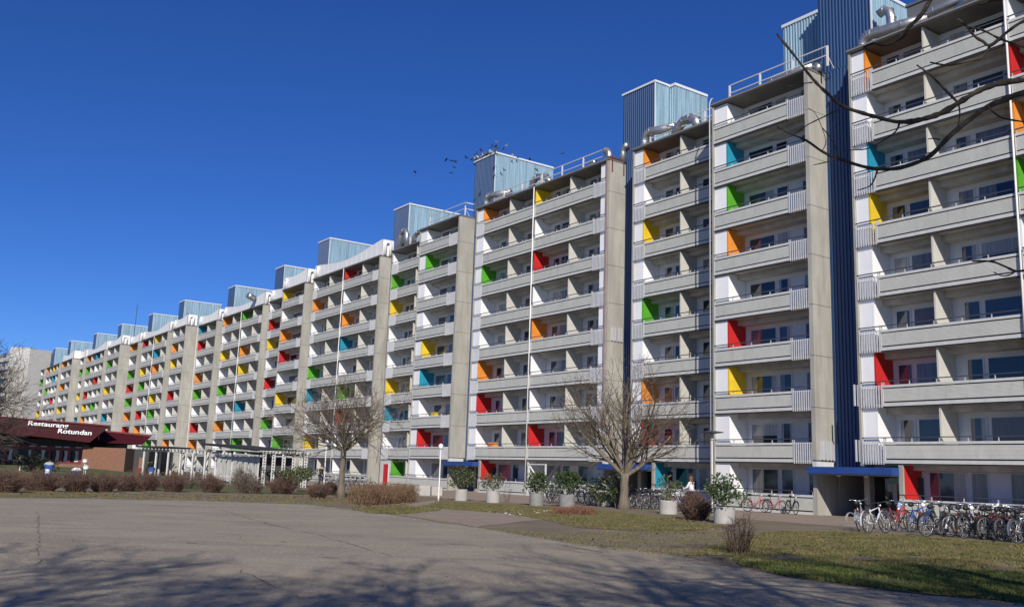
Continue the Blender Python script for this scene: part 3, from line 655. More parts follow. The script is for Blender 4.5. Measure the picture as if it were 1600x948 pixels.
# seams in the asphalt
m_seam = mat('tar_seam', (0.155,0.13,0.095), 0.9, var=.5, scale=3)
def seam(pts, wd, seed, m=None):
    P = [G(*p) for p in pts]; r = random.Random(seed); Q = []
    for i in range(len(P)-1):
        n = max(2, int((P[i+1]-P[i]).length/0.35))
        Q += [P[i].lerp(P[i+1], j/n)+Vector((r.uniform(-.05,.05), r.uniform(-.05,.05), 0)) for j in range(n)]
    b = MB()
    for i in range(len(Q)-1):
        d = (Q[i+1]-Q[i]).normalized(); s_ = Vector((-d.y, d.x, 0))*wd*r.uniform(.03, .55); z = Vector((0,0,.0085))
        b.quad(Q[i]-s_+z, Q[i+1]-s_*.8+z, Q[i+1]+s_*.8+z, Q[i]+s_+z)
    b.build('asphalt_seam', m_seam if seed < 5 else m_green, kind='structure')
seam([(345,796),(425,820),(500,836),(620,872)], .05, 1); seam([(372,890),(470,935),(500,940)], .035, 2); seam([(59,800),(60,890)], .03, 3); seam([(560,797),(470,793),(360,790)], .05, 4); seam([(290,848),(318,849)], .10, 5); seam([(684,844),(726,846)], .14, 6); seam([(440,846),(456,847)], .1, 7); seam([(632,842),(656,843)], .09, 8); seam([(880,852),(960,866)], .12, 9)

# ------------------------------------------------------------------ grass blades, leaf litter
def in_poly(p, poly):
    c = False; j = len(poly)-1
    for i in range(len(poly)):
        a, b = poly[i], poly[j]
        if (a.y > p[1]) != (b.y > p[1]) and p[0] < (b.x-a.x)*(p[1]-a.y)/(b.y-a.y)+a.x: c = not c
        j = i
    return c
def blades(name, poly, n, h, m, seed, base_z=0.01):
    r = np.random.default_rng(seed); xs = [p.x for p in poly]; ys = [p.y for p in poly]
    pts = r.uniform((min(xs), min(ys)), (max(xs), max(ys)), (n*3, 2))
    nz = np.sin(pts[:,0]*1.7+seed)*np.sin(pts[:,1]*2.3+1.3*np.sin(pts[:,0]*.9)) + .6*np.sin(pts[:,0]*4.1+2*np.sin(pts[:,1]*1.1)) + r.normal(0, .45, len(pts))
    pts = pts[nz > -.35]
    pts = np.array([p for p in pts if in_poly(p, poly)])[:n]; k = len(pts)
    ang = r.uniform(0, 2*np.pi, k); hh = h*r.uniform(.4, 1.2, k); wd = 0.010+0.008*r.random(k); lean = r.normal(0, .55, (k, 2))*hh[:, None]
    dx = np.stack([np.cos(ang)*wd, np.sin(ang)*wd], 1)
    v = np.zeros((k, 3, 3)); v[:, 0, :2] = pts-dx; v[:, 1, :2] = pts+dx; v[:, 2, :2] = pts+lean; v[:, :2, 2] = base_z; v[:, 2, 2] = base_z+hh
    me = bpy.data.meshes.new(name); me.from_pydata(v.reshape(-1, 3).tolist(), [], [(3*i, 3*i+1, 3*i+2) for i in range(k)])
    me.materials.append(m); me.update(); return put(name, me, kind='stuff')
m_blade = mixnoise(mat('grass_blades', (0.11,0.10,0.028), 0.8, col2=(0.20,0.155,0.065), scale=3), (0.085,0.095,0.024), 0.9, 0.45, 0.6)
m_bladeg = mat('green_blades', (0.06,0.105,0.015), 0.8, col2=(0.12,0.12,0.03), scale=1.6)
blades('grass', lawns[0][1], 26000, .05, m_blade, 1); blades('grass', lawns[1][1], 42000, .05, m_blade, 2); blades('grass', lawns[2][1], 42000, .06, m_bladeg, 3); blades('grass', lawns[4][1], 4000, .08, m_blade, 4)
soil_pts = PG((730,828),(900,832),(1120,825),(1150,842),(1075,870),(1000,866),(880,848),(780,830))
blades('grass', soil_pts, 5000, .035, m_blade, 5, 0.0)
blades('grass', PG((0,766),(560,778),(560,790),(300,782),(0,777)), 9000, .05, m_blade, 6, 0.0)
blades('grass', PG((1110,874),(1180,866),(1330,862),(1500,868),(1700,880),(1640,901),(1440,890),(1330,884),(1215,882)), 20000, .045, m_blade, 7, 0.0)
def litter(name, polys, n, m, size, seed, z=0.012):
    r = random.Random(seed); b = MB(); c = 0
    while c < n:
        poly = r.choice(polys); xs = [p.x for p in poly]; ys = [p.y for p in poly]; p = (r.uniform(min(xs), max(xs)), r.uniform(min(ys), max(ys)))
        if not in_poly(p, poly): continue
        c += 1; s_ = size*r.uniform(.5, 1.3); t = r.uniform(0, 6.28); a = Vector((math.cos(t), math.sin(t), r.uniform(-.3,.5)))*s_; d = Vector((-math.sin(t), math.cos(t), r.uniform(-.3,.5)))*s_*.6; o = Vector((*p, z+s_*.4))
        b.quad(o-a, o-d, o+a, o+d)
    b.build(name, m, kind='stuff')
m_leaf = mat('dead_leaves', (0.30,0.20,0.12), 0.9, col2=(0.13,0.08,0.045), scale=5)
litter('leaf_litter', [PG((-60,766),(560,776),(560,783),(300,779),(-60,772))], 1300, m_leaf, .05, 1)
litter('leaf_litter', [PG((545,792),(640,786),(640,791),(560,797)), PG((470,770),(540,776),(540,784),(430,777)), PG((1050,806),(1110,812),(1100,818),(1050,814))], 500, m_leaf, .06, 2)
litter('leaf_litter', [lawns[0][1], lawns[1][1], soil_pts], 700, m_leaf, .045, 3)
m_scrap = mat('paper_scraps', (0.62,0.58,0.52), 0.9)
litter('paper_scraps', [PG((742,802),(800,796),(862,797),(800,803)), PG((790,802),(850,797),(866,800),(800,806))], 110, m_scrap, .05, 4)
litter('pebbles', [plaza[3:15]+[Vector((4,9,0)), Vector((-14,14,0))]], 2600, mat('grit', (0.42,0.36,0.27), .9, col2=(0.12,0.10,0.08), scale=4), .016, 5, .004)
edge = plaza[4:18]
for j, (wd_, n_, hh_, m_) in enumerate(((.9, 7000, .05, m_blade),)):
    r_ = random.Random(77); strip = []
    A_ = [Vector((p.x, p.y)) for p in edge]
    lft, rgt = [], []
    for i, q in enumerate(A_):
        d = (A_[min(i+1, len(A_)-1)]-A_[max(i-1, 0)]).normalized(); nn_ = Vector((-d.y, d.x)); lft.append(q+nn_*wd_*.55); rgt.append(q-nn_*wd_*.30)
    blades('grass', lft+rgt[::-1], n_, hh_, m_, 31, .004)

# ------------------------------------------------------------------ trees
m_bark = mat('bark', (0.20,0.165,0.115), 0.95, col2=(0.12,0.10,0.075), scale=5, stretch=(1,1,.3), bump=0.8, bscale=18)
m_twig = mat('twigs', (0.135,0.105,0.07), 0.9, var=.3, scale=3)
m_twig2 = mat('twigs_reddish', (0.07,0.052,0.042), 0.9, var=.3, scale=3)
m_dkbark = mat('dark_bark', (0.035,0.028,0.022), 0.95, col2=(0.075,0.06,0.045), scale=9, bump=0.9, bscale=40)
def grow(b, p, d, length, r, rr, depth, up, wob, nchild, spread, nseg=4, sides=4, minr=.004):
    """one branch and its offspring into collector b"""
    P = [p.copy()]; dirs = []
    cur = p.copy(); dd = d.normalized()
    for i in range(nseg):
        dd = (dd + Vector((rr.gauss(0,wob), rr.gauss(0,wob), rr.gauss(0,wob)+up))).normalized()
        cur = cur + dd*(length/nseg); P.append(cur.copy()); dirs.append(dd.copy())
    rad = [max(minr, r*(1-.75*i/nseg)) for i in range(nseg+1)]
    b.tube(P, rad, sides, cap=False)
    if depth > 0:
        for c in range(nchild):
            t = rr.uniform(.18, 1.0)*nseg; i = min(nseg-1, int(t)); q = P[i].lerp(P[i+1], t-i); d0 = dirs[i]
            side = d0.orthogonal(); side.rotate(Matrix.Rotation(rr.uniform(0, 6.283), 3, d0))
            nd = (d0 + side*spread*rr.uniform(.6, 1.3)).normalized()
            grow(b, q, nd, length*rr.uniform(.35, .7)*(1.15-.35*t/nseg), max(minr, rad[i]*.55), rr, depth-1, up, wob, max(2, nchild-1), spread, 3, 3, minr)
def bare_tree(name, label, loc, trunk_h, r0, limbs, seed, crown, mats=None, lean=(0,0), group=None):
    rr = random.Random(seed); mb_, mt_ = mats or (m_bark, m_twig)
    t = thing(name, label, 'tree', loc, 0, group)
    b = MB(); P = []; rad = []
    for i in range(7):
        u = i/6; P.append(Vector((lean[0]*u+rr.gauss(0,.015), lean[1]*u+rr.gauss(0,.015), trunk_h*u - (.05 if i == 0 else 0)))); rad.append(r0*(1.35-.55*min(1,u*4) if u < .25 else .80-.12*u) * (1.12 if u > .9 else 1))
    b.tube(P, rad, 10); b.build('trunk', mb_, t, smooth=True)
    top = P[-1]; cb = MB()
    for (az, el, ln, rad_) in limbs:
        d = Vector((math.cos(az)*math.cos(el), math.sin(az)*math.cos(el), math.sin(el)))
        lb = MB(); Q = [top - Vector((0,0,.15))]; dd = d.copy(); nseg = 5; ds = []
        for i in range(nseg):
            dd = (dd + Vector((rr.gauss(0,.10), rr.gauss(0,.10), rr.gauss(0,.06)+crown['lift']))).normalized(); Q.append(Q[-1]+dd*ln/nseg); ds.append(dd.copy())
        rd = [rad_*(1-.7*i/nseg) for i in range(nseg+1)]
        lb.tube(Q, rd, 7, cap=False); lb.build('limb', mb_, t, smooth=True)
        for c in range(crown['n']):
            tt = rr.uniform(crown.get('from', .15), 1)*nseg; i = min(nseg-1, int(tt)); q = Q[i].lerp(Q[i+1], tt-i)
            side = ds[i].orthogonal(); side.rotate(Matrix.Rotation(rr.uniform(0, 6.283), 3, ds[i]))
            nd = (ds[i]*crown.get('fwd', .8) + side*rr.uniform(.4, 1.1)*crown['spread']).normalized()
            grow(cb, q, nd, crown['len']*rr.uniform(.6, 1.15), rd[i]*.5, rr, crown['depth'], crown['up'], crown['wob'], crown['kids'], .7, 4, 4, crown['minr'])
    cb.build('crown', mt_, t, kind='stuff')
    return t
# the two trees before the building
def tree_at(px, py): return G(px, py)
lim = [(R(a), R(e), l, r) for a, e, l, r in ((178,34,3.4,.12),(160,56,3.6,.09),(15,52,3.6,.10),(0,34,3.4,.12),(90,76,4.7,.10),(270,70,4.2,.10),(215,58,3.4,.07),(325,58,3.4,.07),(60,60,3.4,.07),(130,60,3.4,.07),(350,72,4.3,.08),(185,70,4.2,.08))]
bare_tree('bare_tree', 'bare pollarded tree with many upright shoots before the rightmost blue entrance but one', tree_at(975,795), 1.75, .29, lim, 11,
          dict(n=10, len=2.6, spread=.78, up=.06, wob=.13, depth=2, kids=4, lift=.05, minr=.0068))
lim = [(R(a), R(e), l, r) for a, e, l, r in ((180,28,2.6,.07),(165,50,2.4,.07),(10,30,2.6,.07),(350,48,2.4,.07),(90,60,2.5,.07),(270,55,2.5,.07),(215,35,2.4,.06),(315,35,2.4,.06),(45,40,2.3,.06),(135,40,2.3,.06),(250,75,2.6,.07))]
bare_tree('bare_tree', 'smaller bare tree with a wide flat twiggy crown beside the clipped straw coloured hedge', tree_at(532,777), 2.55, .21, lim, 23,
          dict(n=11, len=2.1, spread=.9, up=.03, wob=.14, depth=2, kids=4, lift=.02, minr=.0075))
# big tree at the left edge
p = Vector((atY(-124,770,58).x, 58, 0))
lim = [(R(a), R(e), l, r) for a, e, l, r in ((0,40,4.2,.14),(-20,20,3.9,.12),(20,55,4.6,.14),(60,50,4.4,.12),(120,55,4.4,.12),(180,45,4.4,.13),(250,50,4.4,.12),(-50,60,4.8,.14),(-10,10,3.8,.10),(10,68,5.2,.14),(-35,35,4.2,.12),(5,-4,3.4,.08))]
bare_tree('bare_tree', 'tall bare tree with fine twigs cut by the left edge in front of the restaurant', p, 2.6, .34, lim, 31,
          dict(n=20, len=2.5, spread=.85, up=.03, wob=.10, depth=2, kids=6, lift=.01, minr=.009, **{'from': .2}), (m_dkbark, m_twig2))
# near tree whose branches reach in from the right: trunk stands outside the frame
def near_branches():
    t = thing('overhanging_tree', 'near bare tree reaching thick dark branches into the picture from the right edge', 'tree', (9.0, 8.2, 0))
    o0 = Vector((9.0, 8.2, 0))
    b = MB(); b.tube([(0,0,-.05),(0,0,.4),(-.1,-.1,2.2),(-.2,-.2,4.2),(-.1,-.3,6.6)], [.42,.30,.25,.22,.13], 12); b.build('trunk', m_dkbark, t, smooth=True)
    Z = lambda ox, oy, s, pts: [(ox+x/s, oy+y/s) for x, y in pts]
    rr = random.Random(5)
    def br(pts, Y0, Y1, r0, r1, root=None, sub=None, sides=7):
        n = len(pts); P = [atY(px, py, Y0+(Y1-Y0)*i/(n-1)) - o0 for i, (px, py) in enumerate(pts)]
        if root is not None: rv = Vector(root); e_ = P[0]+(P[0]-P[1])*1.2; P = [rv, rv.lerp(e_, .5), e_] + P
        # smooth + knobbly
        Q = []
        for i in range(len(P)-1):
            p0, p1, p2, p3 = P[max(0,i-1)], P[i], P[i+1], P[min(len(P)-1,i+2)]
            for j in range(4):
                u = j/4; Q.append(0.5*((2*p1)+(p2-p0)*u+(2*p0-5*p1+4*p2-p3)*u*u+(3*p1-p0-3*p2+p3)*u**3))
        Q.append(P[-1]); m = len(Q)
        rad = [.70*(r0+(r1-r0)*(i/(m-1)))*rr.uniform(.82, 1.3) for i in range(m)]
        o = MB(); o.tube(Q, rad, sides); lo = o.build('limb' if sub is None else 'twig', m_dkbark, t if sub is None else sub, smooth=True)
        return lo
    z1 = lambda pts: Z(1200, 0, 3.16, pts)
    A = br(z1([(1400,350),(1264,395),(1150,410),(1040,450),(940,510),(850,562),(760,590),(690,602),(620,600),(540,580),(470,560),(370,525),(290,460),(220,390),(130,275),(90,225),(45,170)]), 7.0, 7.6, .042, .012, (-.2,-.2,4.0))
    br(z1([(940,510),(870,440),(800,370),(735,322)]), 7.15, 7.3, .016, .009, None, A, 5); br(z1([(942,515),(947,570),(935,640)]), 7.15, 7.2, .012, .006, None, A, 5)
    br(z1([(650,605),(630,650),(560,700),(490,735),(370,742)]), 7.3, 7.4, .011, .006, None, A, 5); br(z1([(220,408),(160,415),(95,428)]), 7.5, 7.6, .008, .005, None, A, 5)
    br(z1([(120,265),(100,230),(45,165)]), 7.6, 7.65, .008, .006, None, A, 5)
    B = br(z1([(1400,430),(1264,460),(1200,480),(1100,520),(1010,580),(900,670),(800,770),(700,815),(610,835),(500,830),(350,785),(270,750),(190,695),(110,660),(45,625)]), 6.8, 7.4, .038, .009, (-.2,-.2,3.8))
    br(z1([(350,785),(335,730),(300,670),(268,632)]), 7.2, 7.25, .009, .006, None, B, 5); br(z1([(540,840),(525,885),(500,920),(440,940)]), 7.0, 7.1, .011, .006, None, B, 5)
    br(z1([(350,780),(290,800),(225,815)]), 7.2, 7.3, .008, .005, None, B, 5); br(z1([(1085,525),(1150,580),(1264,602)]), 6.85, 6.8, .008, .010, None, B, 5)
    br(z1([(850,690),(820,684),(790,687)]), 7.0, 7.05, .008, .006, None, B, 5)
    br(z1([(355,540),(270,580),(190,620),(130,665),(60,690),(0,692)]), 7.4, 7.6, .008, .004, None, B, 5); br(z1([(270,740),(285,690),(240,570),(200,535)]), 7.4, 7.5, .005, .003, None, B, 5)
    C = br(z1([(900,-140),(830,-40),(800,0),(760,70),(700,130),(630,200),(580,222),(520,215),(470,238)]), 6.5, 6.8, .034, .012, (-.1,-.3,6.2))
    br(z1([(700,125),(660,190),(560,225)]), 6.7, 6.75, .014, .010, None, C, 5)
    D = br(z1([(1400,60),(1264,105),(1180,160),(1100,225),(1060,205),(1020,180),(980,130),(935,95)]), 6.9, 7.1, .026, .012, (-.15,-.25,5.0))
    br(z1([(1095,230),(1060,280),(1000,300),(900,322),(850,318),(800,308)]), 7.0, 7.1, .016, .009, None, D, 5); br(z1([(990,135),(1060,150),(1130,185),(1200,212),(1290,240)]), 7.05, 6.95, .010, .014, None, D, 5)
    br(z1([(1264,-20),(1100,5),(1045,25)]), 6.9, 7.0, .02, .012, None, D, 5)
    z2 = lambda pts: Z(1200, 250, 3.16, pts)
    E_ = br(z2([(1400,520),(1264,545),(1220,547),(1170,525),(1120,505),(1060,498),(1008,500)]), 6.6, 6.8, .018, .008, (-.2,-.2,3.0))
    br(z2([(1225,548),(1190,568),(1150,570),(1115,553)]), 6.65, 6.7, .008, .006, None, E_, 5); br(z2([(1150,520),(1125,505),(1100,495)]), 6.65, 6.7, .007, .006, None, E_, 5)
near_branches()
# trees standing behind the photographer: their branch shadows fall across the plaza
BT = [(-4.5,-7.6,5.2,41,6.2,'bare tree behind the camera left of the middle of the plaza'),(-1.5,-10.5,5.6,44,6.8,'bare tree behind the camera nearly straight behind the viewer'),
      (2.8,-7.0,5.8,43,7.2,'bare tree behind the camera just right of the viewer'),(8.2,-4.0,5.8,47,7.6,'bare tree behind the camera to the right by the green lawn'),
      (-24,-1.5,7.5,48,8.0,'tallest bare tree behind the camera far to the left')]
for i, (x, y, h, sd, ln, lb) in enumerate(BT):
    lim = [(R(a+i*17), R(e), l*ln/5, r) for a, e, l, r in ((0,45,5,.15),(50,55,5,.14),(100,40,4.6,.13),(150,55,5,.14),(200,45,5,.14),(250,55,5,.14),(310,50,5,.14),(20,75,6,.16))]
    bare_tree('bare_tree', lb, (x, y, 0), h, .34, lim, sd,
              dict(n=(20 if x < -5 else 14), len=3.0, spread=.85, up=.02, wob=.12, depth=2, kids=(7 if x > 8 else 5), lift=.03, minr=.013), (m_dkbark, m_twig), (0,0), 'trees behind the viewer')

# ------------------------------------------------------------------ shrubs
def twig_shrub(name, label, loc, rx, ry, h, n, m, seed, group=None, box=False, rz=0, r=.006, kids=2, droop=0.0):
    rr = random.Random(seed); t = thing(name, label, 'shrub', loc, rz, group); st = MB(); b = MB()
    for i in range(n):
        a = rr.uniform(0, 6.283); q = math.sqrt(rr.random())
        if box: bx, by = rr.uniform(-rx, rx)*.9, rr.uniform(-ry, ry)*.9; tx, ty = bx+rr.gauss(0,.10), by+rr.gauss(0,.10); tz = h*rr.uniform(.62, 1.02)*(1+.10*math.sin(bx*2.1+1)+.07*math.sin(bx*5.3))
        else:
            bx, by = rx*.45*q*math.cos(a), ry*.45*q*math.sin(a); q2 = min(1, q*rr.uniform(.8,1.1)); tx, ty = rx*q2*math.cos(a), ry*q2*math.sin(a); tz = h*math.sqrt(max(.08, 1-.75*q2*q2))*rr.uniform(.62, 1.08)*(1+.12*math.sin(3*a+seed)); tx *= 1+.15*math.sin(2*a+seed*1.7)
        p0, p2 = Vector((bx,by,0)), Vector((tx,ty,tz)); p1 = p0.lerp(p2,.5)+Vector((rr.gauss(0,.05), rr.gauss(0,.05), .06*h))
        tgt = st if i < 8 else b
        tgt.tube([p0,p1,p2], [r*1.3 if tgt is b else r*2, r, r*.6], 3, cap=False)
        for k in range(kids):
            u = rr.uniform(.25,.9); s_ = p1.lerp(p2,u) if rr.random() < .6 else p0.lerp(p1,u); e = s_+Vector((rr.gauss(0,.12), rr.gauss(0,.12), rr.uniform(-.03,.18)))*min(1, h)
            b.tube([s_, e], [r*.8, r*.5], 3, cap=False)
    st.build('stem', m, t); b.build('twigs', m, t, kind='stuff'); return t
m_red = mat('hedge_twigs', (0.145,0.078,0.054), .9, col2=(0.085,0.056,0.042), scale=2)
m_straw = mat('straw_twigs', (0.175,0.12,0.062), .9, col2=(0.12,0.062,0.036), scale=1.3)
m_grey = mat('grey_twigs', (0.15,0.115,0.085), .9, col2=(0.09,0.07,0.05), scale=3)
HG = 'clipped brown hedge bushes in a row'
hb = [(8,769,.95,1.0,'brown clipped bush at the left edge before the lamp'),(62,767,1.25,1.0,'dark wide clipped bush below the blue bin'),(118,768,.95,1.05,'dark clipped bush at the left of a touching pair before the brick wall'),(160,768,.85,.95,'brown clipped bush between the blue lidded bin and the brick wall'),(196,767,.75,.9,'brown clipped bush right under the corner of the restaurant'),(227,766,.85,1.0,'reddish round bush left of the white pergola posts'),(270,768,.85,1.0,'reddish round bush in front of the white pergola posts'),(330,769,.8,.95,'low reddish bush in front of the left end of the slatted shed'),(440,771,1.0,.95,'wide low reddish bush before the lattice arches'),(497,777,.72,.72,'small round reddish bush nearest the small bare tree'),(515,770,.6,.7,'low reddish bush just left of the small bare trunk')]
for i, (px, py, rx, h, lb) in enumerate(hb): twig_shrub('hedge_bush', lb, G(px,py), rx, .75, h, 420, m_red, 100+i, HG, r=.008, kids=4)
twig_shrub('leafless_shrub', 'tall loose grey twiggy shrub before the slatted shed', G(377,770), .85, .8, 1.45, 260, m_grey, 120, r=.007, kids=5)
twig_shrub('leafless_shrub', 'dark loose shrub at the right foot of the slatted shed', G(398,771), .6, .6, .9, 200, m_grey, 121, r=.007, kids=4)
for i, (px, py, h, lb) in enumerate(((290,763,1.0,'loose grey bush behind the hedges at the pergola'),(318,764,1.1,'loose grey bush beside the left shed post'),(205,762,.9,'loose bush behind the clipped ones at the brick wall'),(250,762,.95,'loose grey twigs before the lowest pergola post'))): twig_shrub('leafless_shrub', lb, G(px,py), .9, .6, h, 150, m_grey, 130+i, r=.007, kids=5)
a, b_ = G(545,790), G(640,783); ctr = (a+b_)/2; hd = (b_-a).length/2
twig_shrub('clipped_hedge', 'straw and rust coloured clipped hedge right of the small bare tree', ctr+Vector((0,.6,0)), hd*.93, .65, .86, 1500, m_straw, 140, box=True, rz=math.atan2((b_-a).y,(b_-a).x), r=.008, kids=3)
twig_shrub('hedge_bush', 'rounded dark brown bush before the woman in white', G(1087,812), .74, .66, 1.05, 560, m_red, 150, r=.008, kids=5)
twig_shrub('low_shrub', 'flat rusty shrub in the grass before the light planters', G(895,803), .95, .5, .32, 350, mat('rust_twigs', (0.22,0.10,0.06), .9, var=.3, scale=5), 151, box=True, r=.007, kids=3)
twig_shrub('leafless_shrub', 'thin leafless shrub standing alone on the dry grass', G(1155,864), .42, .38, .92, 46, m_red, 152, r=.006, kids=7)
twig_shrub('sapling', 'single thin sapling by the footpath right of the second planter', G(792,785), .35, .3, 1.1, 7, m_grey, 153, r=.009, kids=5)
def leaf_cluster(b, c, r, n, size, rr, flat=.6):
    for i in range(n):
        d = Vector((rr.gauss(0,1), rr.gauss(0,1), rr.gauss(0,1))).normalized(); o = c + Vector((d.x*r, d.y*r, d.z*r*flat))*rr.uniform(.55,1.05)
        a = (d + Vector((rr.gauss(0,.6), rr.gauss(0,.6), rr.gauss(0,.6)+.3))).normalized(); s_ = a.orthogonal(); s_.rotate(Matrix.Rotation(rr.uniform(0,6.28), 3, a)); L_ = size*rr.uniform(.7,1.3); W_ = L_*.28
        b.quad(o, o+a*L_*.5+s_*W_, o+a*L_, o+a*L_*.5-s_*W_)
m_ever = mat('evergreen_leaves', (0.035,0.065,0.018), .45, col2=(0.06,0.085,0.025), scale=6)
m_ever2 = mat('olive_leaves', (0.06,0.085,0.03), .5, col2=(0.09,0.10,0.04), scale=6)
def evergreen(name, label, loc, rx, h, z0, ncl, nl, seed, m=None, size=.11, stems=7, group=None, fill=.22):
    rr = random.Random(seed); t = thing(name, label, 'shrub', loc, 0, group); lv = MB()
    for i in range(stems):
        a = rr.uniform(0,6.283); q = rx*rr.uniform(.2,.85); e = Vector((q*math.cos(a), q*math.sin(a), z0+h*rr.uniform(.45,.9)))
        s_ = MB(); s_.tube([(0,0,max(0,z0-.1)), Vector((e.x*.4,e.y*.4,z0+h*.25)), e], [.02,.015,.007], 5, cap=False); s_.build('stem', m_bark, t)
    for i in range(ncl):
        a = rr.uniform(0,6.283); q = math.sqrt(rr.random()); zz = rr.uniform(.18,1); rad = rx*q*math.sqrt(max(.1, 1-(zz-.5)**2*2.2))
        leaf_cluster(lv, Vector((rad*math.cos(a), rad*math.sin(a), z0+h*zz*(1-.25*q*q))), rr.uniform(.7,1.3)*fill, nl, size, rr)
    lv.build('foliage', m or m_ever, t, kind='stuff'); return t
m_planter = mixnoise(mat('planter_concrete', (0.44,0.42,0.38), .9, col2=(0.36,0.34,0.31), scale=2.5, bump=.3), (0.30,0.29,0.26), 3, .6, .8, (1,1,.4), .6)
m_planter2 = mixnoise(mat('planter_stained', (0.27,0.265,0.25), .9, col2=(0.19,0.19,0.18), scale=3, bump=.4), (0.16,0.16,0.15), 2.5, .55, .7, (1.3,1.3,1.3), .7)
m_earth = mat('planter_soil', (0.06,0.045,0.03), 1)
def planter(label, loc, r, h, m):
    t = thing('concrete_planter', label, 'planter', loc, rng.uniform(0,3), 'round concrete planters along the footpath')
    MB().lathe([(r*.985,-.02),(r,.05),(r,h-.02),(r-.02,h),(r-.07,h),(r-.08,h-.07),(0.02,h-.071)], 24).build('shell', m, t, smooth=False)
    MB().lathe([(r-.085,h-.15),(r-.085,h-.065),(.01,h-.04)], 16).build('soil', m_earth, t)
PL = [(720,782,.35,.62,m_planter,'pale round planter with an upright evergreen before the left blue canopy','olive evergreen in the pale planter before the left blue canopy',.62,1.35,m_ever2,15),
      (770,785,.36,.62,m_planter,'pale round planter with a sparse shrub before the red ground floor wall','sparse open shrub in the planter before the red ground floor wall',.55,1.0,m_ever2,8),
      (838,790,.36,.62,m_planter2,'streaked grey planter under a dark bush right of the long drainpipe','dark dense bush in the streaked planter right of the long drainpipe',.62,1.15,m_ever,22),
      (886,792,.40,.62,m_planter2,'streaked grey planter with lines beside the parked dark bicycles','dark dense bush in the planter beside the dark bicycles',.7,1.25,m_ever,26),
      (1044,803,.40,.60,m_planter,'clean pale planter with a thin conifer just right of the large bare tree','thin ragged conifer in the planter right of the large bare tree',.5,1.15,m_ever2,7),
      (1132,818,.39,.60,m_planter,'pale planter with a spreading green bush nearest the camera','spreading bright green bush in the planter nearest the camera',.72,1.15,m_ever,20)]
for i, (px, py, r_, h_, m_, lp, ls, rx, sh, ml, nc) in enumerate(PL):
    o = G(px, py); o = o + o.normalized()*r_
    planter(lp, o, r_, h_, m_); evergreen('evergreen_shrub', ls, o + Vector((0,0,h_-.07)), rx, sh, 0.05, nc*3, 20, 200+i, ml, size=.10, group='shrubs in the planters')
for i, (px, py, rx, h, lb) in enumerate(((935,797,.7,1.55,'dark loose evergreen left of the large bare trunk among bicycles'),(962,797,.6,1.7,'dark evergreen right against the large bare trunk'))): evergreen('evergreen_shrub', lb, Gq(px,py,33.0), rx, h, .1, 40, 20, 220+i, m_ever, size=.11)
# small pines on the lawn
def pine(label, loc, rx, h, seed):
    rr = random.Random(seed); t = thing('dwarf_pine', label, 'tree', loc); b = MB(); b.tube([(0,0,-.03),(.08,0,h*.3),(-.05,.05,h*.7)], [.07,.055,.03], 7); b.build('trunk', m_bark, t)
    lv = MB()
    for i in range(9):
        a = i*.7; e = Vector((math.cos(a)*rx*.8, math.sin(a)*rx*.6, h*rr.uniform(.5,.95))); s_ = MB(); s_.tube([(0,0,h*.3), e*.6, e], [.03,.025,.01], 4, cap=False); s_.build('branch', m_bark, t)
        for j in range(6): leaf_cluster(lv, e+Vector((rr.gauss(0,.25), rr.gauss(0,.25), rr.gauss(0,.12))), .22, 22, .13, rr, .6)
    for j in range(18): a = rr.uniform(0,6.28); q = rx*math.sqrt(rr.random()); leaf_cluster(lv, Vector((q*math.cos(a), q*.7*math.sin(a), h*(.62+.33*(1-(q/rx)**2)*rr.random()+.05))), .25, 22, .13, rr, .5)
    lv.build('foliage', m_ever2, t, kind='stuff')
pine('small spreading pine on the lawn left of the tall blue bin', atY(52,742,66)*Vector((1,1,0)) if False else Vector((atY(52,742,66).x,66,0)), 1.2, 1.75, 301)
pine('small flat topped pine right of the lattice arches', Vector((atY(462,760,60).x,60,0)), .95, 1.45, 302)
bk = Vector((atY(250,745,92).x, 92, 0)); evergreen('clipped_evergreen', 'low clipped dark hedge block behind the pergola posts', bk, 1.6, 1.5, .05, 40, 16, 305, m_ever2, size=.16, fill=.35)
# ------------------------------------------------------------------ bicycles
WR = .335
def ring(R_, r, n, k, mi=0, b=None):
    b = b or MB(); b.tube([(R_*math.cos(2*math.pi*i/n), 0, R_*math.sin(2*math.pi*i/n)) for i in range(n)], r, k, mi, closed=True); return b
m_rim = mat('rim_alloy', (0.5,0.5,0.5), .35, .7); m_tyre = mat('tyre', (0.03,0.03,0.03), .8); m_saddle = mat('saddle', (0.02,0.02,0.02), .5)
me_tyre = ring(WR-.018, .020, 26, 6).mesh('tyre', m_tyre, True)
_b = ring(WR-.043, .009, 26, 4)
for i in range(14):
    a = 2*math.pi*i/14; _b.tube([(0,.02*(-1)**i,0), ((WR-.045)*math.cos(a),0,(WR-.045)*math.sin(a))], .0028, 3, cap=False)
_b.tube([(0,-.05,0),(0,.05,0)], .02, 6)
me_wheel = _b.mesh('wheel', m_rim, True)
def frame_meshes(col, step):
    b = MB(); bb = (0,0,.28); seat = (-.15,0,.60); head0 = (.40,0,.62); head1 = (.375,0,.80); ra = (-.44,0,WR); fa = (.58,0,WR)
    b.tube([bb, seat, (-.19,0,.74)], .017, 6); b.tube([bb, head0], .020, 6); b.tube([head0, head1], .022, 6)
    if step: b.tube([(-.07,0,.42), (.15,0,.46), head1], .017, 6)
    else: b.tube([(-.17,0,.68), head1], .018, 6)
    for y in (-.045,.045):
        b.tube([(0,y*.6,.28), (-.44,y,WR)], .011, 5); b.tube([(-.17,y*.4,.68), (-.44,y,WR)], .010, 5)
        b.tube([(.405,y,.60), (.44,y,.50), (.58,y,WR)], .013, 5)
    fr = b.mesh('frame', col, True); return fr
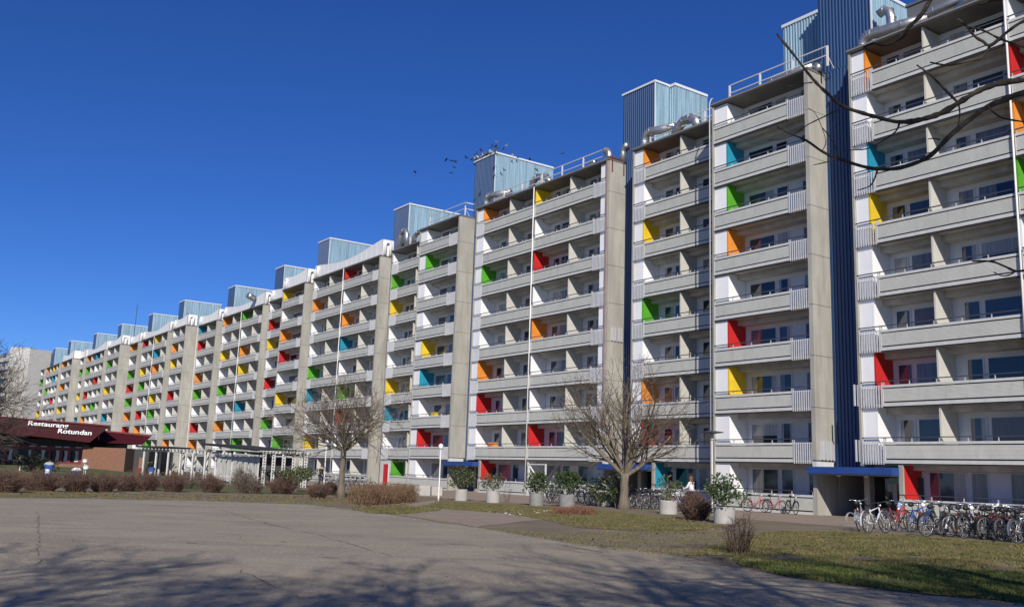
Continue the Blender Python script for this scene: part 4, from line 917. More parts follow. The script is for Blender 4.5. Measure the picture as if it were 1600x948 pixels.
h = MB(); h.tube([(.37,0,.80),(.35,0,.95),(.37,0,.97)], .012, 6); h.tube([(.20,-.29,1.0),(.30,-.25,1.02),(.38,-.10,.97),(.38,.10,.97),(.30,.25,1.02),(.20,.29,1.0)], .012, 6)
me_bar_city = h.mesh('handlebar', M['chrome'], True)
h = MB(); h.tube([(.37,0,.80),(.37,0,.93),(.42,0,.95)], .013, 6); h.tube([(.38,-.30,.96),(.42,-.12,.95),(.42,.12,.95),(.38,.30,.96)], .013, 6)
me_bar_flat = h.mesh('handlebar', M['dkmetal'], True)
def saddle_mesh(m):
    s_ = MB(); s_.tube([(-.18,0,.72),(-.205,0,.86)], .012, 6); s_.tube([(-.34,0,.885),(-.28,0,.895),(-.20,0,.89),(-.10,0,.885),(-.06,0,.88)], [.05,.075,.06,.035,.015], 8); return s_.mesh('saddle', m, True)
me_saddle = saddle_mesh(m_saddle); me_saddle_w = saddle_mesh(M['white'])
def guard_arc(cx, a0, a1, m):
    b = MB(); R_ = WR+.022; n = 12
    for i in range(n):
        t0, t1 = a0+(a1-a0)*i/n, a0+(a1-a0)*(i+1)/n
        p = [(cx+R_*math.cos(t), y, WR+R_*math.sin(t)) for t in (t0, t1) for y in (-.028,.028)]
        b.quad(p[0], p[1], p[3], p[2]); q = [(x, y, z+.004) for x, y, z in p]; b.quad(q[2], q[3], q[1], q[0])
    return b.mesh('mudguard', m)
_mg = {}
def mudguards(m):
    if m.name not in _mg: _mg[m.name] = (guard_arc(-.44, R(20), R(195), m), guard_arc(.58, R(10), R(150), m))
    return _mg[m.name]
r_ = MB()
for y in (-.06, 0, .06): r_.tube([(-.18,y*.5,.70),(-.30,y,.71),(-.64,y,.71)], .006, 4)
for y in (-.06,.06): r_.tube([(-.50,y,.71),(-.44,y,WR)], .006, 4)
r_.tube([(-.64,-.06,.71),(-.64,.06,.71)], .006, 4)
me_rack = r_.mesh('luggage_rack', M['dkmetal'])
c_ = MB(); ring(.085, .010, 14, 4, 0, c_)
_c = MB(); _c.v = [(x, y+.05, z+.28) for x, y, z in c_.v]; _c.f = c_.f; _c.m = c_.m
_c.tube([(0,.06,.28),(.10,.075,.16)], .010, 5); _c.tube([(0,-.06,.28),(-.10,-.075,.40)], .010, 5); _c.obox((.10,.11,.15), (.045,0,0), (0,.04,0), (0,0,.012)); _c.obox((-.10,-.11,.41), (.045,0,0), (0,.04,0), (0,0,.012))
_c.tube([(-.44,.05,WR+.03),(0,.05,.365)], .006, 4); _c.tube([(-.44,.05,WR-.03),(0,.05,.195)], .006, 4)
me_crank = _c.mesh('crankset', M['dkmetal'])
k_ = MB()
for z in (.84,.92,1.0):
    s_ = .11+.04*(z-.84)/.16
    k_.tube([(.62+dx*s_*1.1, dy*s_*1.25, z) for dx, dy in ((-1,-1),(1,-1),(1,1),(-1,1))], .006, 4, closed=True)
for i in range(12):
    t = 2*math.pi*i/12; x, y = max(-1,min(1,1.3*math.cos(t))), max(-1,min(1,1.3*math.sin(t)))
    k_.tube([(.62+x*.12, y*.135, .84), (.62+x*.165, y*.185, 1.0)], .004, 3)
k_.box(.52,.72,-.12,.12,.835,.842)
me_basket = k_.mesh('basket', M['dkmetal'])
l_ = MB(); l_.ellip((.47,0,.86), (.04,.045,.045), 8, 5); me_lamp = l_.mesh('headlight', M['chrome'], True)
l_ = MB(); l_.ellip((-.66,0,.66), (.02,.03,.022), 8, 5); me_tail = l_.mesh('tail_reflector', PC['R'], True)
BC = {'white': mat('bike_white', (.68,.68,.68), .35), 'red': mat('bike_red', (.45,.02,.02), .35), 'blue': mat('bike_blue', (.02,.08,.42), .35), 'black': mat('bike_black', (.02,.02,.022), .35),
      'navy': mat('bike_navy', (.03,.04,.10), .35), 'silver': mat('bike_silver', (.42,.43,.44), .35, .6), 'dark red': mat('bike_darkred', (.16,.02,.025), .35), 'dark green': mat('bike_green', (.02,.06,.035), .35), 'grey': mat('bike_grey', (.15,.15,.16), .4), 'pink red': mat('bike_pink', (.50,.05,.10), .35), 'lilac': mat('bike_lilac', (.42,.40,.62), .4)}
_fr = {}
def bicycle(label, loc, rz, col='black', step=False, basket=False, rack=True, guards=None, white_saddle=False, lean=.0, steer=0.0, group=None, city=None):
    t = thing('bicycle', label, 'bicycle', loc, rz, group); t.rotation_euler.x = lean
    key = (col, step)
    if key not in _fr: _fr[key] = frame_meshes(BC[col], step)
    put('frame', _fr[key], t)
    for x in (-.44, .58):
        w_ = put('wheel', me_wheel, t, (x, 0, WR)); put('tyre', me_tyre, w_)
        if x > 0: w_.rotation_euler.z = steer
    put('handlebar', me_bar_city if (step if city is None else city) else me_bar_flat, t); put('saddle', me_saddle_w if white_saddle else me_saddle, t); put('crankset', me_crank, t)
    if guards:
        for g_ in mudguards(BC[guards]): put('mudguard', g_, t)
    if rack: put('luggage_rack', me_rack, t)
    if basket: put('basket', me_basket, t)
    put('headlight', me_lamp, t); put('tail_reflector', me_tail, t)
    return t
AZN = math.atan2(N2.y, N2.x); AZT = math.atan2(T2.y, T2.x)
# long rack at the right
GB = 'bicycles in the long rack at the right'
specs = [(1343,829,20,'silver',True,0,0,'silver','upright silver bicycle with raised handlebar standing leftmost of the long rack'),
 (1358,833,0,'white',False,0,0,'white','white bicycle with white mudguards second from the left of the long rack'),
 (1388,827,-8,'pink red',True,0,1,'grey','pink red step-through bicycle half hidden behind the white one'),
 (1399,829,4,'red',False,0,0,None,'red bicycle whose saddle wears a white and blue cover'),
 (1424,831,-6,'blue',False,0,1,None,'bright blue bicycle just right of the red one in the rack'),
 (1440,832,10,'blue',True,0,0,None,'second blue bicycle with a white saddle in the long rack'),
 (1448,838,-14,'black',True,1,1,'black','black bicycle with a dark basket right of the two blue ones'),
 (1474,836,28,'grey',False,0,1,'white','grey bicycle tipped askew with a white mudguard among the rack'),
 (1500,838,-4,'navy',True,1,1,'black','navy bicycle with a basket in the middle of the long rack'),
 (1520,840,6,'white',True,0,1,'white','white step-through bicycle with a red reflector between dark ones'),
 (1537,842,-9,'black',False,0,1,'black','black bicycle right of the white step-through one'),
 (1552,843,5,'dark red',True,1,1,'black','dark red bicycle with a basket towards the right end of the rack'),
 (1566,844,-3,'grey',True,0,1,'grey','grey bicycle fourth from the right edge of the photo'),
 (1580,846,9,'black',True,1,1,'black','black basket bicycle third from the right edge'),
 (1592,849,-12,'silver',False,0,0,'silver','silver bicycle cut by the right edge nearest the camera'),
 (1612,849,2,'black',True,0,1,'black','black bicycle at the right edge behind the silver one'),
 (1630,851,-5,'dark green',True,0,1,'black','dark green bicycle beyond the right edge of the rack')]
for i, (px, py, da, col, st, bk_, rk, gd_, lb) in enumerate(specs):
    o = G(px, py); hd = AZN + R(da) + R(4); o = o + Vector((math.cos(hd), math.sin(hd), 0))*.44
    bicycle(lb, o, hd, col, st, bool(bk_), bool(rk), gd_, lb.startswith(('second','white step')), lean=R(rng.uniform(-8,8)) if i != 7 else R(16), steer=R(rng.uniform(-25,25)), group=GB, city=True if i in (0,) else None).scale = (1.06,)*3
for i, (px, py, col, st, bk_) in enumerate(((1412,827,'black',1,0),(1436,830,'dark green',1,1),(1462,832,'black',0,0),(1484,834,'black',1,1),(1502,836,'silver',1,0),(1516,837,'black',0,1),(1530,838,'dark red',1,0),(1546,839,'black',1,0),(1560,840,'grey',0,1),(1575,841,'black',1,1),(1590,842,'silver',0,0),(1606,843,'navy',1,0),(1508,841,'black',1,0),(1544,843,'black',0,0),(1572,846,'navy',1,1))):
    rev = i < 12; hd = AZN + R(rng.uniform(-14,14)) + (math.pi if rev else 0); o = G(px, py) + N2*(1.35 if rev else .5)
    bicycle(f'{col} {"step-through" if st else "straight framed"} bicycle, {ORD[i]} from left on the far side of the long rack' if rev else f'{col} bicycle wedged {["first","second","third"][i-12]} from left among the near bicycles of the rack', o, hd, col, bool(st), bool(bk_), i % 2 == 0, 'black', i % 5 == 0, R(rng.uniform(-10,10)), R(rng.uniform(-30,30)), GB).scale = (1.06,)*3
o = G(1399,829)+N2*.26; cv = thing('saddle_cover', 'white and blue bag pulled over the saddle of the red bicycle', 'bag', o)
b = MB(); b.ellip((0,0,.90), (.10,.085,.10), 10, 7); b.build('bag', mat('cover_white', (.66,.68,.74), .5, col2=(.05,.22,.55), scale=7), cv, smooth=True); MB().tube([(-.02,0,.74),(0,0,.82)], [.03,.05], 8).build('neck', M['white'], cv)
def hoop_rack(label, p, d, n, step=.45, group='bicycle racks'):
    t = thing('bicycle_rack', label, 'bike rack', p, math.atan2(d.y, d.x), group)
    b = MB(); b.tube([(-.1,-.25,.03),(n*step,-.25,.03)], .018, 5); b.build('ground_bar', M['galv'], t); MB().tube([(-.1,.2,.03),(n*step,.2,.03)], .018, 5).build('ground_bar', M['galv'], t)
    hb_ = MB()
    for yy in (-.03,.03): hb_.tube([(0,-.25,.03)]+[(yy, -.02+.24*math.cos(math.pi-math.pi*i/8), .30+.22*math.sin(math.pi*i/8)) for i in range(9)]+[(0,.2,.03)], .010, 5)
    hm = hb_.mesh('hoop', M['galv'], True)
    for i in range(n): put('hoop', hm, t, (i*step, 0, 0))
p0, p1 = G(1316,822), G(1640,848); hoop_rack('galvanised hoop rack under the long row of bicycles', p0+N2*.55, (p1-p0), 17, (p1-p0).length/17)
# bicycles before the entrance behind the large tree
GB2 = 'bicycles massed behind the large bare tree'
cols = ['black','grey','black','dark green','navy','black','silver','black','grey','black','dark red','black','navy','silver','black','grey','black','black','navy','grey','black','silver']
k = 0
for row, (q, xs) in enumerate(((34.4, [856,868,880,926,938,992,1003,1014,1024,1031,1066]), (36.2, [897,907,917,950,985,998,1009,1019,1029,1037,1052,1060]))):
    for px in xs:
        col = cols[k % len(cols)]; o = Gq(px, 795, q); st = k % 3 != 0
        if k in (6,): col = 'silver'
        lb = f'{col} {"step-through" if st else "straight framed"} bicycle, {ORD[len(xs[:xs.index(px)])]} from left in the {"front" if row == 0 else "rear"} row behind large tree'
        bicycle(lb, o, AZN + R(rng.uniform(-22,22)), col, st, k % 4 == 1, True, 'black' if k % 2 else 'silver', k % 7 == 3, R(rng.uniform(-9,9)), R(rng.uniform(-25,25)), GB2); k += 1
bicycle('dark bicycle parked sideways between the two streaked planters', Gq(864,789,32.6), AZT+R(170), 'black', False, False, False, None, False, R(5), R(20))
bicycle('lilac bicycle held by the woman in white', Gq(1067,805,34.2), AZT+R(25), 'lilac', True, False, True, 'lilac', False, R(2), R(10))
bicycle('bright blue bicycle behind the woman in white', Gq(1094,800,36.8), AZT+R(200), 'blue', True, False, True, 'blue', False, R(4))
hoop_rack('galvanised hoop rack behind the large bare tree', Gq(850,795,34.6), Gq(1080,795,34.6)-Gq(850,795,34.6), 14, .62)
# two red bicycles against the ground floor balcony
for i, (s, lb, da) in enumerate(((33.9,'left pink red bicycle leaning before the ground floor bars',8),(32.6,'right pink red bicycle leaning before the ground floor bars',-4))):
    bicycle(lb, SQ(s, 39.9), AZT+R(180+da), 'pink red', True, False, True, 'black', False, R(6), R(-15), 'pink red bicycles by the entrance')
bicycle('dark bicycle beside the pink red pair at the wall', SQ(31.8, 40.2), AZT+R(150), 'black', True, False, True, 'black', False, R(-5))
# row by the small tree
for i, px in enumerate((507,513,519,541,548,555,562,570)):
    bicycle(f'{["silver","black","grey"][i%3]} bicycle {ORD[i]} from the left in the row behind the small bare tree', Gq(px, 765, 31.5+.35*(i%2)), AZN+R(rng.uniform(-15,15)-25), ['silver','black','grey'][i % 3], i % 2 == 0, False, True, 'silver', False, R(rng.uniform(-8,8)), R(10), 'bicycles behind the small bare tree')
hoop_rack('galvanised hoop rack behind the small bare tree', Gq(500,765,31.8), Gq(575,765,31.8)-Gq(500,765,31.8), 9, .6)
for i, (px, Y, c) in enumerate(((382,78,'blue'),(300,92,'black'),(312,92,'silver'),(322,92,'grey'),(283,92,'black'))):
    p = atY(px, 740, Y); bicycle(['blue bicycle leaning on the pale slatted shed','black bicycle under the pergola next to the clipped hedge block','silver bicycle in the middle of three under the pergola','grey bicycle rightmost of three under the pergola','black bicycle under the pergola behind the loose twigs'][i], (p.x, p.y, 0), R(20+30*i), c, True, False, True, 'silver', False, R(5))

# ------------------------------------------------------------------ people
m_skin = mat('skin', (.45,.26,.18), .6)
def skin_mesh(name, verts, edges, radii, m, root=0, lv=1):
    me = bpy.data.meshes.new(name); me.from_pydata([tuple(v) for v in verts], edges, []); o = bpy.data.objects.new(name, me); COL.objects.link(o)
    md = o.modifiers.new('skin', 'SKIN'); 
    for i, r in enumerate(radii): me.skin_vertices[0].data[i].radius = (r, r) if not isinstance(r, tuple) else r
    me.skin_vertices[0].data[root].use_root = True
    sb = o.modifiers.new('sub', 'SUBSURF'); sb.levels = lv; sb.render_levels = lv
    dg = bpy.context.evaluated_depsgraph_get(); out = bpy.data.meshes.new_from_object(o.evaluated_get(dg)); out.name = name
    bpy.data.objects.remove(o); out.materials.clear(); out.materials.append(m); out.polygons.foreach_set('use_smooth', [True]*len(out.polygons)); return out
def person(label, loc, rz, J, top_col, leg_col, hair_col, long_hair, shoe_col):
    """J: joints of the pose; x forward, y left"""
    t = thing('person', label, 'person', loc, rz)
    V, E, Rr = [], [], []
    def chain(pts, rad, start=None):
        prev = start
        for p, r in zip(pts, rad):
            V.append(Vector(p)); Rr.append(r); i = len(V)-1
            if prev is not None: E.append((prev, i))
            prev = i
        return prev
    pel = chain([J['pelvis']], [(.15,.11)]); ch = chain([J['waist'], J['chest'], J['neck']], [(.125,.10),(.155,.11),.055], pel)
    chest = ch-1
    hd_ = chain([J['neck']+Vector((.01,0,.09)), J['head'], J['head']+Vector((.005,0,.09))], [.055,.088,.065], ch)
    chain([J['head']+Vector((.095,0,-.01))], [.018], hd_-1)          # nose
    for sgn, k_ in ((1,'l'),(-1,'r')):
        hip, kn, an, toe = J['hip_'+k_], J['knee_'+k_], J['ank_'+k_], J['toe_'+k_]
        chain([hip, kn, an, toe], [.085,.058,.042,.035], pel)
        sh, el, wr = J['sh_'+k_], J['el_'+k_], J['wr_'+k_]; d = (wr-el).normalized()
        last = chain([sh, el, wr, wr+d*.07], [.055,.040,.028,.034], chest)
        side = d.cross(Vector((0,0,1))); side = side.normalized() if side.length > .1 else Vector((0,1,0)); dn = side.cross(d)
        for fi in range(4):
            o = side*(-.03+.02*fi); ln = (.075,.09,.085,.065)[fi]
            chain([wr+d*.10+o, wr+d*(.10+ln*.55)+o-dn*.012, wr+d*(.10+ln*.85)+o-dn*.035], [.010,.009,.007], last)
        chain([wr+d*.03+side*-.045, wr+d*.07+side*-.065-dn*.01], [.011,.008], last-0)
    put('body', skin_mesh('body', V, E, Rr, m_skin), t)
    # clothes
    V, E, Rr = [], [], []
    pel = chain([J['pelvis']+Vector((0,0,.0))], [(.175,.135)]); ch = chain([J['waist'], J['chest'], J['chest']+(J['neck']-J['chest'])*.8], [(.16,.125),(.18,.135),.075], pel)
    for k_ in 'lr': chain([J['sh_'+k_], J['el_'+k_], J['el_'+k_].lerp(J['wr_'+k_], .92)], [.075,.056,.045], ch-1)
    put('jacket', skin_mesh('jacket', V, E, Rr, top_col), t)
    V, E, Rr = [], [], []
    pel = chain([J['pelvis']-Vector((0,0,.02))], [(.165,.125)])
    for k_ in 'lr': chain([J['hip_'+k_], J['knee_'+k_], J['knee_'+k_].lerp(J['ank_'+k_], .95)], [.10,.072,.055], pel)
    put('trousers', skin_mesh('trousers', V, E, Rr, leg_col), t)
    for k_ in 'lr':
        b = MB(); a_, b_ = J['ank_'+k_], J['toe_'+k_]; b.tube([a_+Vector((-.06,0,-.04)), a_.lerp(b_,.5)+Vector((0,0,-.02)), b_+Vector((.03,0,0))], [.045,.05,.035], 8); b.build('shoe', shoe_col, t, smooth=True)
    h_ = MB(); hp = J['head']; h_.ellip(hp+Vector((-.02,0,.035)), (.105,.098,.10), 12, 8)
    if long_hair:
        h_.ellip(hp+Vector((-.075,0,-.10)), (.06,.095,.20), 10, 8); h_.ellip(hp+Vector((-.09,0,-.26)), (.05,.085,.14), 10, 8)
    h_.build('hair', hair_col, t, smooth=True)
    for y in (-.032,.032):
        e = MB(); e.ellip(hp+Vector((.085,y,.015)), (.012,.013,.010), 6, 5); e.build('eye', M['black'], t, smooth=True)
        e = MB(); e.ellip(hp+Vector((0,y*2.85,0)), (.028,.012,.035), 6, 5); e.build('ear', m_skin, t, smooth=True)
    e = MB(); e.ellip(hp+Vector((.088,0,-.045)), (.010,.026,.008), 6, 4); e.build('mouth', mat('lips', (.30,.11,.09), .5), t, smooth=True)
    return t
VV = Vector
stand = dict(pelvis=VV((0,0,.95)), waist=VV((0,0,1.10)), chest=VV((.0,0,1.30)), neck=VV((.01,0,1.48)), head=VV((.03,0,1.63)),
    hip_l=VV((0,.10,.90)), knee_l=VV((.03,.11,.50)), ank_l=VV((0,.11,.09)), toe_l=VV((.15,.12,.04)), hip_r=VV((0,-.10,.90)), knee_r=VV((.05,-.11,.50)), ank_r=VV((-.05,-.11,.09)), toe_r=VV((.10,-.12,.04)),
    sh_l=VV((.0,.19,1.40)), el_l=VV((.12,.24,1.16)), wr_l=VV((.36,.20,1.08)), sh_r=VV((0,-.19,1.40)), el_r=VV((.10,-.24,1.15)), wr_r=VV((.34,-.20,1.08)))
wp = Gq(1080, 800, 35.2)
person('woman seen from behind with long brown hair and a white jacket holding a bicycle', wp, AZT+R(18), stand, mat('white_jacket', (.74,.74,.75), .8, var=.1, scale=9), mat('dark_leggings', (.05,.035,.05), .8), mat('brown_hair', (.13,.055,.03), .5, var=.3, scale=14), True, M['black'])
walk = {k_: v.copy() for k_, v in stand.items()}
walk.update(knee_l=VV((.22,.10,.52)), ank_l=VV((.25,.10,.11)), toe_l=VV((.40,.11,.08)), knee_r=VV((-.02,-.10,.50)), ank_r=VV((-.28,-.10,.14)), toe_r=VV((-.16,-.11,.05)), el_l=VV((-.10,.24,1.14)), wr_l=VV((.05,.25,.92)), el_r=VV((.08,-.24,1.14)), wr_r=VV((.28,-.22,1.0)))
person('person in a black jacket with dark hair beside bicycles at the white ground floor walls', Gq(500,765,31.0), AZT+R(200), walk, mat('black_jacket', (.02,.02,.022), .8, var=.2, scale=8), mat('dark_jeans', (.03,.035,.06), .8), mat('dark_hair', (.02,.016,.012), .5), False, M['black'])

# ------------------------------------------------------------------ restaurant
M['darkglass'] = mat('glass_shop', (0.008,0.009,0.012), .25, spec=.25)
m_maroon = mat('maroon_sheet', (.055,.0085,.012), .6, spec=.15, var=.15, scale=1.5, stretch=(3,3,.2))
m_maroon2 = mat('maroon_edge', (.15,.014,.018), .45)
m_redframe = mat('red_frame', (.20,.022,.018), .5, var=.15, scale=3)
m_brick = mat('brick_face', (.30,.145,.085), .9, col2=(.22,.10,.06), scale=5, bump=.2)
m_mortar = mat('brick_mortar', (.16,.11,.085), .95)
m_curtain = mat('curtain', (.60,.62,.55), .8, var=.25, scale=12, stretch=(1,1,.05))
rest = thing('restaurant_building', 'low brick restaurant with deep maroon roof fascia, red window frames and white sign lettering', 'restaurant', (atY(140,728,95).x, 95, 0))
ro = Vector(rest.location)
def RP(px, py, Y): return atY(px, py, Y) - ro
def slab_from(pts_front, depth, name, m, parent=rest):
    """front outline (list of points) pushed back by a depth vector"""
    b = MB(); n = len(pts_front); dv = Vector(depth); P = [Vector(p) for p in pts_front]; k_ = 0
    b.v = [tuple(p) for p in P]+[tuple(p+dv) for p in P]; b.f = [tuple(range(n)), tuple(reversed(range(n, 2*n)))]; b.m = [0, 0]
    for i in range(n): j = (i+1) % n; b.f.append((j, i, n+i, n+j)); b.m.append(0)
    return b.build(name, m, parent)
YA, YB, YC = 90, 94, 97
f1 = slab_from([RP(-60,668,YA), RP(-60,646,YA), RP(172,665,YB), RP(140,691,YB-.55)], (-11,14,0), 'roof_fascia', m_maroon)
slab_from([RP(-60,646.8,YA-.1), RP(-60,644.6,YA-.1), RP(173,664,YB-.1), RP(172.5,666,YB-.1)], (-11,14.3,0), 'roof_trim', m_maroon2)
f2 = slab_from([RP(136,690,YC-2), RP(164,674,YC), RP(236,681.5,YC+.5), RP(222,694.5,YC-1)], (-9,12,0), 'roof_fascia', m_maroon)
slab_from([RP(164,674.5,YC-.2), RP(164,672,YC-.2), RP(237,679,YC+.3), RP(236.5,682,YC+.3)], (-9,12.2,0), 'roof_trim', m_maroon2)
for f_, n_, (xa, ya, xb, yb), (Yl, Yr) in ((f1, 26, (-58,658,160,677), (YA,YB)), (f2, 8, (168,683,230,689), (YC,YC))):
    for i in range(n_):
        u = (i+.5)/n_; c = RP(xa+(xb-xa)*u, ya+(yb-ya)*u, Yl+(Yr-Yl)*u); MB().obox((c.x, c.y-.06, c.z), (.012,0,0), (0,.05,0), (0,0,.62 if f_ is f1 else .42)).build('fascia_seam', m_maroon2, f_)
def px_box(name, m, x0, y0, x1, y1, Y, dep, parent=rest, label=None):
    p0, p1 = RP(x0, y1, Y), RP(x1, y0, Y); b = MB(); b.box(p0.x, p1.x, p0.y, p0.y+dep, p0.z, p1.z); return b.build(name, m, parent, label=label)
YW = 96
zt = 3.05
def wx(px): return (atY(px, 715, YW) - ro).x
# front: brick plinth, red frames, dark glass
px_l, px_r = wx(-60), wx(135)
MB().box(px_l, px_r, YW-ro.y+.02, YW-ro.y+10, 0, 3.4).build('rear_wall', M['darkwall'], rest)
b_w = MB().box(wx(88), wx(135), YW-ro.y-.12, YW-ro.y+.015, 0, 1.05).build('wall', m_mortar, rest)
b_w2 = MB().box(wx(128), wx(137.5), YW-ro.y-.12, YW-ro.y+.015, 1.051, 2.95).build('wall', m_mortar, rest)
b_w3 = MB().box(wx(139), wx(205.5), YW-ro.y-1.6, YW-ro.y+6, 0, 2.75).build('wall', m_mortar, rest)
MB().box(wx(205.6), wx(229), YW-ro.y+.6, YW-ro.y+7, 0, 2.75).build('wall', M['darkwall'], rest)
w4 = MB().box(wx(215), wx(224), YW-ro.y+.45, YW-ro.y+.59, .85, 1.9).build('wall', m_brick, rest)
MB().box(wx(211), wx(224), YW-ro.y+.4, YW-ro.y+.59, 0.05, .845).build('door_panel', m_redframe, rest)
def bricks(parent, x0, x1, y, z0, z1, bw=.24, bh=.075):
    me = cached(('brick', bw, bh), lambda: MB().box(0, bw-.014, -.012, .0, 0, bh-.014).mesh('brick', m_brick)); row = 0; n = 0
    z = z0+.01; acc = MB()
    while z+bh <= z1:
        x = x0+.01-(bw/2 if row % 2 else 0)
        while x+bw <= x1:
            if x >= x0: acc.box(x, x+bw-.014, y-.012, y-.001, z, z+bh-.014)
            x += bw
        z += bh; row += 1
    acc.build('bricks', m_brick, parent, kind='stuff')
bricks(b_w, wx(88), wx(135), YW-ro.y-.12, 0, 1.05); bricks(b_w2, wx(128), wx(137.5), YW-ro.y-.12, 1.05, 2.95); bricks(b_w3, wx(139), wx(205.5), YW-ro.y-1.6, 0, 2.75)
MB().box(px_l, wx(134), YW-ro.y-.16, YW-ro.y-.0, 2.35, 2.75).build('window_beam', m_redframe, rest)
for x0, x1 in ((-62,-50),(-20,-14),(6,10),(49,54),(76,80),(93,98),(106,111),(123,128)):
    MB().box(wx(x0), wx(x1), YW-ro.y-.15, YW-ro.y-.0, .3 if x0 < 80 else 1.06, 2.349).build('window_post', m_redframe, rest)
MB().box(wx(80), wx(128), YW-ro.y-.14, YW-ro.y-.125, 1.06, 1.2).build('window_sill', m_redframe, rest)
MB().box(px_l, wx(128), YW-ro.y-.02, YW-ro.y+.01, .3, 2.35).build('window_glass', M['darkglass'], rest)
for px in (16, 46, 67, 90, 103, 120):
    c = MB(); x = wx(px)
    for i in range(7):
        u = i/6; hw = .22-.10*math.sin(math.pi*min(1,(1-u)*1.2))*.9; z = 1.25+1.08*u
        c.v += [(x-hw, YW-ro.y-.05, z), (x, YW-ro.y-.08, z), (x+hw, YW-ro.y-.05, z)]
    for i in range(6): k_ = 3*i; c.f += [(k_,k_+1,k_+4,k_+3), (k_+1,k_+2,k_+5,k_+4)]; c.m += [0,0]
    c.build('curtain', m_curtain, rest)
for px in (15, 50, 68, 91, 104, 123): MB().box(wx(px)-.3, wx(px)+.3, YW-ro.y-.24, YW-ro.y-.165, 2.62, 2.74).build('beam_lamp', M['cap'], rest)
pl0 = atY(-60,646,YA); pn = (atY(-60,668,YA)-pl0).cross(atY(172,665,YB)-pl0).normalized()
if pn.y > 0: pn = -pn
def sign(text, px0, px1, pyb0, pyb1, Y0, Y1, h_px):
    cu = bpy.data.curves.new('lettering', 'FONT'); cu.body = text; cu.size = 1; cu.extrude = .03; cu.offset = .018; cu.shear = .10; cu.resolution_u = 3
    o = bpy.data.objects.new('lettering', cu); COL.objects.link(o); dg = bpy.context.evaluated_depsgraph_get(); me = bpy.data.meshes.new_from_object(o.evaluated_get(dg)); bpy.data.objects.remove(o)
    xs = [v.co.x for v in me.vertices]; x0, x1 = min(xs), max(xs); A_, B_ = [(lambda d: CAM + d*((pl0-CAM).dot(pn)/d.dot(pn)) - ro + pn*.05)(ray(*q_)) for q_ in ((px0, pyb0), (px1, pyb1))]; hh = h_px/1472*Y0/.72
    for v in me.vertices:
        u = (v.co.x-x0)/(x1-x0); p = A_.lerp(B_, u); v.co = Vector((p.x, p.y-.03-v.co.z*1.2, p.z+v.co.y*hh))
    me.materials.clear(); me.materials.append(M['white']); me.update(); return put('sign_lettering', me, rest)
sign('Restaurang', 44, 107.5, 663.6, 668.3, YA+1.70, YA+2.79, 6.8); sign('Rotundan', 90.5, 143.5, 676.0, 679.6, YA+2.46, YA+3.42, 7.2)

# ------------------------------------------------------------------ block far behind the left tree
fb = thing('apartment_building', 'distant pale concrete end wall with a window facade behind the left tree', 'apartment building', (atY(28,700,275).x, 275, 0))
fo = Vector(fb.location); A_ = Vector((0,0,0)); B_ = atY(72,700,290)-fo; C_ = atY(-90,700,330)-fo
def prism_wall(P, Q, z0, z1, th, name, m):
    d = (Q-P); d.z = 0; nrm = Vector((-d.y, d.x, 0)).normalized()*th; b = MB(); b.prism([(P.x,P.y),(Q.x,Q.y),(Q.x+nrm.x,Q.y+nrm.y),(P.x+nrm.x,P.y+nrm.y)], z0, z1); return b.build(name, m, fb)
prism_wall(A_, B_, 0, 27.4, 6, 'end_wall', M['concrete']); prism_wall(A_, B_, 27.41, 33.2, 6, 'upper_wall', M['slab'])
prism_wall(C_, A_, 0, 32.9, 6, 'front_wall', M['body'])
dd = (A_-C_); dd.z = 0; dn = dd.normalized(); nn = Vector((dn.y, -dn.x, 0))
wm = MB().obox((0,0,0), dn*1.5, nn*.08, (0,0,.65)) if False else None
_w = MB(); _w.obox((0,0,0), dn*1.3, nn*.08, Vector((0,0,.65))); me_fw = _w.mesh('window', GL[1]); _w = MB(); _w.obox((0,0,0), dn*(dd.length/2-.5), nn*.25, Vector((0,0,.5))); me_fp = _w.mesh('parapet', M['cap'])
for k_ in range(10):
    put('parapet', me_fp, fb, C_+dd*.5+nn*.3+Vector((0,0,2.9+2.7*k_)))
    for j in range(12): put('window', me_fw, fb, C_+dd*((j+.5)/12)+nn*.02+Vector((0,0,4.3+2.7*k_-.0)))

# ------------------------------------------------------------------ shed, pergola, arches
m_wpost = mat('white_timber', (.62,.61,.57), .7, var=.15, scale=4)
m_tar = mat('shed_roof_felt', (.018,.018,.019), .85)
sp0, sp1 = Vector((atY(335,745,84).x, 84, 0)), Vector((atY(403,757,76).x, 76, 0)); sd_ = sp1-sp0; rz = math.atan2(sd_.y, sd_.x); sl = sd_.length
shed = thing('bike_shed', 'white slatted timber shed with a sloping black roof beside the pergola', 'shed', sp0, rz)
ns = int(sl/.30); me_sl = MB().box(0, .17, -.03, 0, .12, 2.25).mesh('slat', m_wpost)
for i in range(ns): put('slat', me_sl, shed, (i*sl/ns+.05, rng.uniform(-.01,.01), rng.uniform(-.05,.05)))
for z in (.5, 1.9): MB().box(0, sl, .001, .06, z, z+.1).build('crossbar', m_wpost, shed)
for x in (0, sl*.4, sl-.1): MB().box(x, x+.12, -.10, -.035, 0, 2.6).build('post', m_wpost, shed)
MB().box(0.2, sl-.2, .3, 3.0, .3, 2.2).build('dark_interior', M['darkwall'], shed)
rf = MB(); rf.v = [(-1.3,-.9,3.15),(sl+1.2,-.9,2.62),(sl+1.2,3.4,2.62),(-1.3,3.4,3.15)]; rf.v += [(x,y,z+.16) for x,y,z in rf.v]
rf.f = [(3,2,1,0),(4,5,6,7),(0,1,5,4),(1,2,6,5),(2,3,7,6),(3,0,4,7)]; rf.m = [0]*6; rf.build('roof', m_tar, shed)
